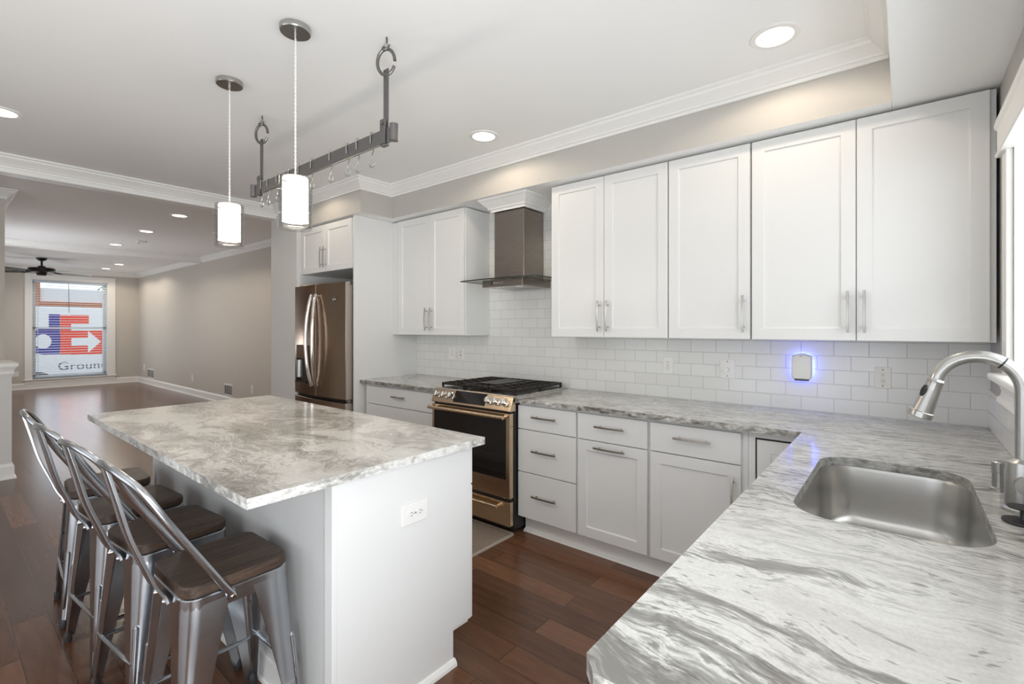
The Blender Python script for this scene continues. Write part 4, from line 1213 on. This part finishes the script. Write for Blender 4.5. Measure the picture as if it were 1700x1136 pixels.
hz = MB(); hz.tube([(fx0+0.08, 2.300, 0.62), (xm, 2.285, 0.62), (fx1-0.08, 2.300, 0.62)], 0.015, 12)
for x in (fx0+0.11, fx1-0.11): hz.tube([(x, 2.37, 0.62), (x, 2.30, 0.62)], 0.011, 10)
hz.build('handle', M['chrome'], fz_)
# dispenser in the left door
dp = MB().box(fx0+0.10, fx0+0.335, 2.338, 2.372, 0.845, 1.215).build('dispenser', M['oven_glass'], dl, 0.004)
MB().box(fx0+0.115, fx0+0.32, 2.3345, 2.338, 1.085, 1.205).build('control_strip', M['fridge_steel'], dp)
MB().lathe((fx0+0.17, 2.338, 0.90), [(0.028, 0.0), (0.028, 0.17)], 16).build('dispenser_paddle', M['nickel'], dp)
MB().box(fx0+0.11, fx0+0.325, 2.318, 2.345, 0.850, 0.862).build('drip_tray', M['iron'], dp)
# round maker's badge on the right door
bxx, bz = fx1-0.155, 1.645
tb = (bxx-(fx0+fx1)/2)/((fx1-fx0)/2); yb_ = 2.375-0.03*(1-tb*tb)
bd = MB().lathe((bxx, yb_+0.001, bz), [(0.024, 0.0), (0.024, -0.003), (0.0, -0.0032)], 28, 'y').build('badge', M['black'], dr_)
mb = MB(); ring = [(bxx+0.0215*cos(2*pi*k/28), yb_-0.003, bz+0.0215*sin(2*pi*k/28)) for k in range(28)]
mb.tube(ring, 0.0012, 6, 0, False, True)
sc = [(bxx+0.012*cos(a)*(1-a/14), yb_-0.003, bz+0.012*sin(a)*(1-a/14)) for a in [k*0.4 for k in range(24)]]
mb.tube(sc, 0.0011, 6); mb.build('monogram', M['chrome'], bd)
for z in (1.775, 0.72):
    mb = MB().box(fx1-0.05, fx1+0.008, 2.40, 2.47, z if z > 1 else z-0.012, (z if z > 1 else z-0.012)+0.028)
    mb.build('hinge', M['nickel_dark'], fg, 0.003)

# ------------------------------------------------------------------ mat before the range
rx0, rx1, ry0, ry1 = -3.0, -2.006, 1.96, 2.495
rgm = thing('kitchen_mat', 'taupe woven mat on the floor before the range', 'mat', ((rx0+rx1)/2, (ry0+ry1)/2, 0))
MB().prism(rrect(rx0+0.02, rx1-0.02, ry0+0.02, ry1-0.02, 0.02, 4), 0.0005, 0.009, 'z').build('pile', M['rug'], rgm, 0.002)
out_, in_ = rrect(rx0, rx1, ry0, ry1, 0.03, 4), rrect(rx0+0.02, rx1-0.02, ry0+0.02, ry1-0.02, 0.02, 4)
mb = MB(); mb.rings([[(x, y, 0.0005) for x, y in out_], [(x, y, 0.008) for x, y in out_], [(x, y, 0.008) for x, y in in_], [(x, y, 0.0005) for x, y in in_]], True, False, 0, False)
mb.build('binding', M['rug_edge'], rgm)

# ------------------------------------------------------------------ pot rack and its hooks
py_ = 1.30
pr = thing('pot_rack', 'grey steel bar pot rack hanging from the ceiling by two rings', 'pot rack', (-2.42, py_, ZK))
bx0, bx1, bz0, bz1 = -3.14, -1.73, 2.205, 2.272
MB().box(bx0, bx1, py_-0.005, py_+0.005, bz0, bz1).build('bar', M['rack'], pr, 0.0015, 1)
def c_ring(cx, cy, cz, rz, rxx, ang0, ang1, r):
    return [(cx + rxx*sin(radians(a))*0.9, cy + rxx*0.45*sin(radians(a)), cz + rz*cos(radians(a))) for a in [ang0 + (ang1-ang0)*k/36 for k in range(37)]]
for xs_, sgn in ((-1.80, 1), (-3.06, -1)):
    hg = MB().box(xs_-0.017, xs_+0.017, py_+0.006, py_+0.012, 2.215, 2.545)
    hg.box(xs_-0.019, xs_+0.019, py_-0.012, py_-0.006, 2.20, 2.315); hg.box(xs_-0.019, xs_+0.019, py_-0.012, py_+0.012, 2.196, 2.2045)
    h_o = hg.build('hanger_strap', M['rack'], pr, 0.001, 1)
    MB().lathe((xs_, py_-0.012, 2.295), [(0.007, 0.0), (0.007, -0.006), (0.0, -0.008)], 10, 'y').build('bolt', M['rack'], h_o)
    MB().tube(c_ring(xs_, py_+0.009, 2.578, 0.058, 0.042, 113, 449, 0), 0.0075, 10).build('ring', M['rack'], pr)
    hk = [(xs_, py_+0.012, ZK), (xs_, py_+0.012, 2.665), (xs_-0.012, py_+0.006, 2.650), (xs_-0.010, py_-0.004, 2.636), (xs_+0.004, py_-0.004, 2.627), (xs_+0.014, py_+0.006, 2.634), (xs_+0.016, py_+0.014, 2.650)]
    MB().tube(bez(hk, 5), 0.0045, 8).build('ceiling_hook', M['rack'], pr)
    ce = MB(); ex = bx1 if sgn > 0 else bx0
    ce.lathe((ex + sgn*0.004, py_-0.004, 0), [(0.019, bz0-0.003), (0.019, bz1+0.003)], 18)
    ce.build('scroll_end', M['rack'], pr)
def s_hook(x, label):
    t = thing('pot_hook', label, 'hook', (x, py_, bz0), 'hooks on the pot rack')
    a = radians(20)
    pts = [(x, py_-0.008, bz0+0.025), (x, py_-0.008, bz1+0.002), (x, py_, bz1+0.010), (x, py_+0.008, bz1+0.002), (x, py_+0.008, bz0+0.01), (x, py_+0.006, bz0-0.012), (x, py_, bz0-0.025)]
    MB().tube(bez(pts, 4), 0.0032, 8).build('upper_clip', M['nickel'], t)
    pts = [(x, py_, bz0-0.023), (x-0.002, py_, bz0-0.040), (x-0.017, py_, bz0-0.058), (x-0.012, py_, bz0-0.077), (x+0.003, py_, bz0-0.083), (x+0.017, py_, bz0-0.074), (x+0.020, py_, bz0-0.060)]
    MB().tube(bez(pts, 5), 0.0032, 8).build('lower_hook', M['nickel'], t)
    return t
def rack_x(u):      # where the ray through that column meets the plane of the bar
    k = (u-850)/795.0; cy, sy = cos(radians(39.25)), sin(radians(39.25))
    return py_*(-sy + k*cy)/(cy + k*sy)
hook_us = [435, 445.5, 461, 481, 497, 518, 549, 577.5, 594, 617.5]
ordn = ['first', 'second', 'third', 'fourth', 'fifth', 'sixth', 'seventh', 'eighth', 'ninth', 'last']
for u, w_ in zip(hook_us, ordn):
    lab = ('steel hook on the pot rack bar, last before the near end by the tall strap' if w_ == 'last' else
           'steel hook on the pot rack bar, %s counted from the end over the hall side' % w_)
    s_hook(rack_x(u), lab)

# ------------------------------------------------------------------ pendants
def pendant(x, y, label):
    t = thing('pendant_light', label, 'pendant light', (x, y, ZK), 'pendants over the island')
    MB().lathe((x, y, ZK), [(0.0, 0), (0.064, 0), (0.064, -0.020), (0.061, -0.024), (0.0, -0.025)], 36).build('canopy', M['nickel'], t)
    MB().lathe((x, y, ZK), [(0.007, -0.02), (0.006, -0.042), (0.0, -0.044)], 12).build('cord_grip', M['nickel'], t)
    for ph in (0, pi):
        pts = [(x + 0.0026*cos(ph + 0.75*k), y + 0.0026*sin(ph + 0.75*k), ZK - 0.03 - 0.62*k/140) for k in range(141)]
        MB().tube(pts, 0.0019, 6).build('cord', M['white_plastic'], t)
    z1 = 2.037; z0 = 1.812
    mb = MB().lathe((x, y, 0), [(0.012, z1+0.002), (0.050, z1-0.001), (0.053, z1-0.006), (0.053, z0+0.032), (0.049, z0+0.032), (0.049, z1-0.008), (0.012, z1-0.006)], 40)
    mb.build('inner_shade', M['shade'], t)
    mb = MB().lathe((x, y, 0), [(0.0685, z1-0.004), (0.0685, z0), (0.0660, z0), (0.0660, z1-0.004), (0.0685, z1-0.004)], 40)
    gl_ = mb.build('outer_glass', M['glass'], t)
    pn = MB()
    for z in (z1-0.06, z0+0.065):
        for a in (radians(20), radians(140), radians(260)):
            pn.tube([(x+0.052*cos(a), y+0.052*sin(a), z), (x+0.076*cos(a), y+0.076*sin(a), z)], 0.0026, 8)
    pn.build('pins', M['chrome'], t)
    mk = MB()
    for k in range(4):
        a = radians(-78 + 7*k); mk.lathe((x+0.0690*cos(a), y+0.0690*sin(a), z1-0.030-0.002*k), [(0.0022, -0.0015), (0.0022, 0.0015)], 8)
    mk.build('maker_mark', M['slot'], gl_)
    l = bpy.data.lights.new('pendant_bulb', 'POINT'); l.energy = 7; l.color = (1.0, 0.86, 0.68); l.shadow_soft_size = 0.04
    o = bpy.data.objects.new('pendant_bulb', l); COL.objects.link(o); o.parent = t; o.location = (0, 0, z0 - ZK - 0.03)
    return t
pendant(-2.050, 1.018, 'lit glass cylinder pendant nearer the range end of the island')
pendant(-2.765, 1.018, 'lit glass cylinder pendant nearer the hall end of the island')

# ------------------------------------------------------------------ bar stools
def make_stool():
    t = thing('bar_stool', 'stool', 'bar stool', (0, 0, 0), 'metal stools along the island')
    # wooden seat
    zs0, zs1 = 0.580, 0.612
    mb = MB(); r1 = rrect(-0.157, 0.157, -0.157, 0.157, 0.048, 7); r2 = rrect(-0.152, 0.152, -0.152, 0.152, 0.044, 7)
    mb.rings([[(x, y, zs0) for x, y in r1], [(x, y, zs1-0.006) for x, y in r1], [(x, y, zs1) for x, y in r2]], True, True, 0, True)
    mb.build('seat', M['seat_wood'], t, 0, 2, 30)
    # pressed rim under the seat
    mb = MB(); a = rrect(-0.150, 0.150, -0.150, 0.150, 0.045, 7); b = rrect(-0.158, 0.158, -0.158, 0.158, 0.05, 7); c = rrect(-0.154, 0.154, -0.154, 0.154, 0.05, 7)
    mb.rings([[(x, y, 0.580) for x, y in a], [(x, y, 0.572) for x, y in b], [(x, y, 0.528) for x, y in b], [(x, y, 0.528) for x, y in c], [(x, y, 0.570) for x, y in c]], True, False, 0, True)
    mb.build('seat_rim', M['gunmetal'], t, 0, 2, 40)
    # legs: folded sheet, wide at the top, narrow at the foot
    for sx_ in (-1, 1):
        for sy_ in (-1, 1):
            mb = MB(); rings = []
            for k in range(9):
                f = k/8
                z = 0.572*(1-f) + 0.018*f
                cx2 = 0.157 + 0.030*f; w_ = 0.092*(1-f)**1.1 + 0.034
                rad = 0.040*(1-f) + 0.012; th = 0.004
                outer = [(cx2-w_, cx2)] + [(cx2-rad+rad*sin(radians(q)), cx2-rad+rad*cos(radians(q))) for q in (0, 22, 45, 68, 90)] + [(cx2, cx2-w_)]
                ri = max(0.004, rad-th)
                inner = [(cx2-th, cx2-w_)] + [(cx2-rad+ri*sin(radians(q)), cx2-rad+ri*cos(radians(q))) for q in (90, 68, 45, 22, 0)] + [(cx2-w_, cx2-th)]
                rings.append([(sx_*px, sy_*pyy, z) for px, pyy in outer + inner])
            mb.rings(rings, True, True, 0, True)
            # pressed stiffening rib on the lower corner
            p0 = Vector((sx_*(0.157+0.030*0.42-0.010), sy_*(0.157+0.030*0.42-0.010), 0.335)); p1 = Vector((sx_*(0.157+0.030*0.85-0.005), sy_*(0.157+0.030*0.85-0.005), 0.095))
            mb.tube([p0 + (p0-p1).normalized()*0.008, p0, p0.lerp(p1, 0.5), p1, p1+(p1-p0).normalized()*0.008], [0.003, 0.010, 0.009, 0.007, 0.003], 10)
            lg = mb.build('leg', M['gunmetal'], t, 0, 2, 40)
            MB().lathe((sx_*0.177, sy_*0.177, 0), [(0.012, 0.0), (0.0145, 0.004), (0.014, 0.032), (0.010, 0.040)], 14).build('foot', M['rubber'], lg)
    # stretchers
    zb = 0.185; q = 0.174
    for p0, p1, dz in (((-q, -q), (q, -q), 0.03), ((-q, q), (q, q), 0.03), ((-q, -q), (-q, q), 0), ((q, -q), (q, q), 0)):
        A = Vector((p0[0], p0[1], zb+dz)); B_ = Vector((p1[0], p1[1], zb+dz)); d = (B_-A)
        MB().tube([A + d*0.04, A + d*0.12, A + d*0.17, A + d*0.83, A + d*0.88, A + d*0.96], [0.005, 0.0055, 0.0085, 0.0085, 0.0055, 0.005], 10).build('stretcher', M['gunmetal'], t)
    A = Vector((-0.075, -0.185, zb+0.06)); B_ = Vector((-0.075, 0.185, zb+0.06))
    # back hoop
    half = [(0.164, -0.030, 0.556), (0.165, -0.060, 0.600), (0.170, -0.135, 0.720), (0.172, -0.205, 0.835), (0.155, -0.256, 0.928), (0.105, -0.292, 0.975), (0.0, -0.306, 0.990)]
    pts = half + [(-x, y, z) for x, y, z in reversed(half[:-1])]
    hp = MB().tube(bez(pts, 5), 0.0108, 12).build('back_hoop', M['gunmetal'], t)
    for s in (-1, 1):
        MB().lathe((s*0.158, -0.030, 0.552), [(0.017, 0.0), (0.017, s*0.006)], 16, 'x').build('bracket', M['gunmetal'], hp)
        MB().lathe((s*0.164, -0.030, 0.552), [(0.009, 0.0), (0.009, s*0.008), (0.005, s*0.013)], 12, 'x').build('bolt', M['chrome'], hp)
    # back splat: flat strip with raised edges, curving down to the rear rim
    ctr = bez([(0, -0.302, 0.982), (0, -0.278, 0.885), (0, -0.250, 0.770), (0, -0.212, 0.665), (0, -0.190, 0.605), (0, -0.170, 0.568), (0, -0.162, 0.545)], 5)
    mb = MB(); rings = []
    for i, p in enumerate(ctr):
        f = i/(len(ctr)-1)
        tg = (ctr[min(i+1, len(ctr)-1)] - ctr[max(i-1, 0)]).normalized(); nn = Vector((0, tg.z, -tg.y))
        if nn.y > 0: nn = -nn
        hw = 0.036 + 0.016*f
        pr_ = [(-hw, 0.0), (-hw, 0.009), (-hw+0.007, 0.009), (-hw+0.010, 0.003), (hw-0.010, 0.003), (hw-0.007, 0.009), (hw, 0.009), (hw, 0.0)]
        rings.append([p + Vector((a_, 0, 0)) + nn*b_ for a_, b_ in pr_])
    mb.rings(rings, True, True, 0, False)
    sp = mb.build('back_splat', M['gunmetal'], t, 0.0015, 2)
    for s in (-1, 1):
        MB().lathe((s*0.040, -0.166, 0.552), [(0.008, 0.0), (0.008, -0.010), (0.004, -0.014)], 12, 'y').build('bolt', M['chrome'], sp)
    return t
stool = make_stool()
stools = [(-1.778, 0.630, 1, 'bar stool with wooden seat nearest the camera along the island'),
          (-2.245, 0.606, 6, 'second bar stool from the camera, between two others at the island'),
          (-2.690, 0.588, 5, 'third bar stool from the camera, its back overlapping two others'),
          (-3.155, 0.590, -4, 'bar stool at the hall end of the island, farthest from the camera')]
for i, (x, y, a, lab) in enumerate(stools):
    o = stool if i == 0 else copy_tree(stool)
    o.location = (x, y, 0); o.rotation_euler = (0, 0, radians(a)); o['label'] = lab

# ------------------------------------------------------------------ the street outside the far window
struct(MB().box(-70, -15.6, -30, 40, -0.75, -0.70), 'street', M['asphalt'])
TX = -19.5; KS = 19.5/21.0
def ty_(y): return y*KS
def tz_(z): return EYE + (z-EYE)*KS
tr = thing('delivery_truck', 'white delivery truck with purple and orange lettering parked outside the far window', 'truck', (TX-1.2, 2.2, -0.70))
MB().box(TX-2.2, TX, -2.6, 4.9, tz_(-0.12), tz_(2.06)).build('cargo_box', M['truck_white'], tr, 0.03)
mb = MB(); mb.prism([(4.92, -0.25), (6.7, -0.25), (6.75, 0.55), (6.2, 0.75), (5.8, 1.75), (4.92, 1.85)], TX-2.15, TX-0.05, 'x'); cab_ = mb.build('cab', M['truck_white'], tr, 0.05)
MB().box(TX-0.06, TX-0.03, 5.1, 5.75, 0.75, 1.5).build('cab_window', M['oven_glass'], cab_)
for y in (2.05, 5.6):
    for x in (TX-0.22, TX-2.20):
        MB().lathe((x, y, -0.30), [(0.22, 0.0), (0.38, 0.0), (0.40, 0.03), (0.40, 0.22), (0.38, 0.25), (0.22, 0.25)], 28, 'x').build('wheel', M['rubber'], tr)
def decal(name, polys, m, d=0.004):
    mb = MB()
    for poly in polys: mb.prism([(ty_(y), tz_(z)) for y, z in poly], TX+0.0005, TX+d, 'x')
    return mb.build(name, m, tr)
def pu(u, v):    # a point on the truck side from its measured direction
    k = (u-850)/795.0; c_, s_ = cos(radians(39.25)), sin(radians(39.25))
    dx, dy, dz = -s_ + k*c_, c_ + k*s_, -(v-545)/795.0
    s = -21.0/dx
    return (s*dy, EYE + s*dz)
def rect(u0, u1, v0, v1):
    y0 = pu(u0, 545)[0]; y1 = pu(u1, 545)[0]; um = (u0+u1)/2
    zt, zb_ = pu(um, v0)[1], pu(um, v1)[1]
    return [(y0, zb_), (y1, zb_), (y1, zt), (y0, zt)]
decal('letter_d', [rect(81, 99.5, 522, 588.5)], M['truck_purple'])
ycb, zcb = pu(76, 567); ry_, rz_ = 0.30, 0.42
decal('letter_bowl', [[(ycb + 0.42*cos(2*pi*k/32), zcb + 0.42*sin(2*pi*k/32)) for k in range(32)]], M['truck_purple'], 0.003)
decal('letter_counter', [[(ycb-0.06 + 0.19*cos(2*pi*k/28), zcb + 0.23*sin(2*pi*k/28)) for k in range(28)]], M['truck_white'], 0.006)
decal('letter_e_small', [rect(40, 58, 548, 588.5)], M['truck_purple'])
decal('letter_e', [rect(100, 118, 523.5, 588.5), rect(118, 147.5, 523.5, 538), rect(118, 147, 549, 588.5)], M['truck_orange'])
ya_ = pu(146, 545)[0]
zt_, zb2 = pu(155, 549)[1], pu(155, 588.5)[1]
decal('letter_x', [[(ya_, zt_), (ya_, zb2), (ya_+0.62, zb2), (ya_+0.62+0.20, zb2), (ya_+0.48, (zt_+zb2)/2), (ya_+0.82, zt_)]], M['truck_orange'], 0.005)
y0a, y1a, y2a = pu(118.5, 545)[0], pu(146, 545)[0], pu(167.5, 545)[0]
zs_ = (pu(140, 561)[1], pu(140, 574)[1]); zh0, zh1 = pu(146, 549.5)[1], pu(146, 586)[1]
decal('arrow', [[(y0a, zs_[1]), (y1a, zs_[1]), (y1a, zs_[0]), (y0a, zs_[0])], [(y1a, zh1), (y2a, (zh0+zh1)/2), (y1a, zh0)]], M['truck_white'], 0.008)
cu = bpy.data.curves.new('lettering', 'FONT'); cu.body = 'Ground'; cu.size = 0.352; cu.extrude = 0.002; cu.space_character = 1.05
cu.materials.append(M['truck_grey'])
tmp = bpy.data.objects.new('lettering_outline', cu); COL.objects.link(tmp)
me = bpy.data.meshes.new_from_object(tmp.evaluated_get(bpy.context.evaluated_depsgraph_get()))
bpy.data.objects.remove(tmp)
o = bpy.data.objects.new('lettering', me); COL.objects.link(o); o.parent = tr
yg, zg = pu(95.5, 615)
o.location = Vector((TX+0.003, ty_(yg), tz_(zg))) - Vector(tr.location)
o.rotation_euler = (radians(90), 0, radians(90))
# buildings and a tree across the street
b1 = thing('street_building', 'pale building across the street with orange band, seen through the blind', 'building', (-32, 3, -0.70))
MB().box(-36, -32, -14, 22, -0.70, 3.3).build('wall', M['stucco'], b1)
MB().box(-32.0, -31.85, -14, 22, 2.45, 2.66).build('cornice', M['brick'], b1)
MB().box(-32.0, -31.9, 2.0, 3.45, -0.7, 5.2).build('brick_pier', M['brick'], b1)
MB().box(-32.0, -31.8, 5.0, 5.9, 2.1, 2.45).build('sign_panel', M['brick'], b1)
MB().box(-32.0, -31.96, -6, 1.6, 0.3, 2.2).build('window', M['truck_grey'], b1)
tree_c = Vector((-24, 5.1, 4.0))
tt = thing('street_tree', 'green leafy tree across the street, a branch showing at the top of the window', 'tree', (-24, 6.6, -0.70))
MB().tube([(-24, 6.6, -0.7), (-24, 6.55, 2.0), (-24.1, 6.4, 3.4), (-24, 5.9, 4.4)], [0.16, 0.13, 0.10, 0.05], 10).build('trunk', M['bark'], tt)
MB().tube([(-24, 6.5, 2.8), (-23.9, 5.6, 3.55), (-23.8, 4.9, 3.45), (-23.8, 4.35, 3.1)], [0.05, 0.035, 0.02, 0.008], 8).build('branch', M['bark'], tt)
rnd = random.Random(4); mb = MB()
for k in range(420):
    if k < 90:
        f = rnd.random(); c = Vector((-23.8, 5.5-1.25*f, 3.5-0.45*f)) + Vector((rnd.gauss(0,.08), rnd.gauss(0,.10), rnd.gauss(0,.12)))
    else:
        c = Vector((-24, 6.6, 5.0)) + Vector((rnd.gauss(0,.7), rnd.gauss(0,.8), rnd.gauss(0,.6)))
    a = Vector((rnd.gauss(0,1), rnd.gauss(0,1), rnd.gauss(0,1))).normalized(); b_ = a.orthogonal().normalized()
    s = 0.05 + 0.05*rnd.random()
    mb.add([c - a*s, c + b_*s*0.5, c + a*s, c - b_*s*0.5], [(0,1,2,3)])
mb.build('leaves', M['leaf'], tt)
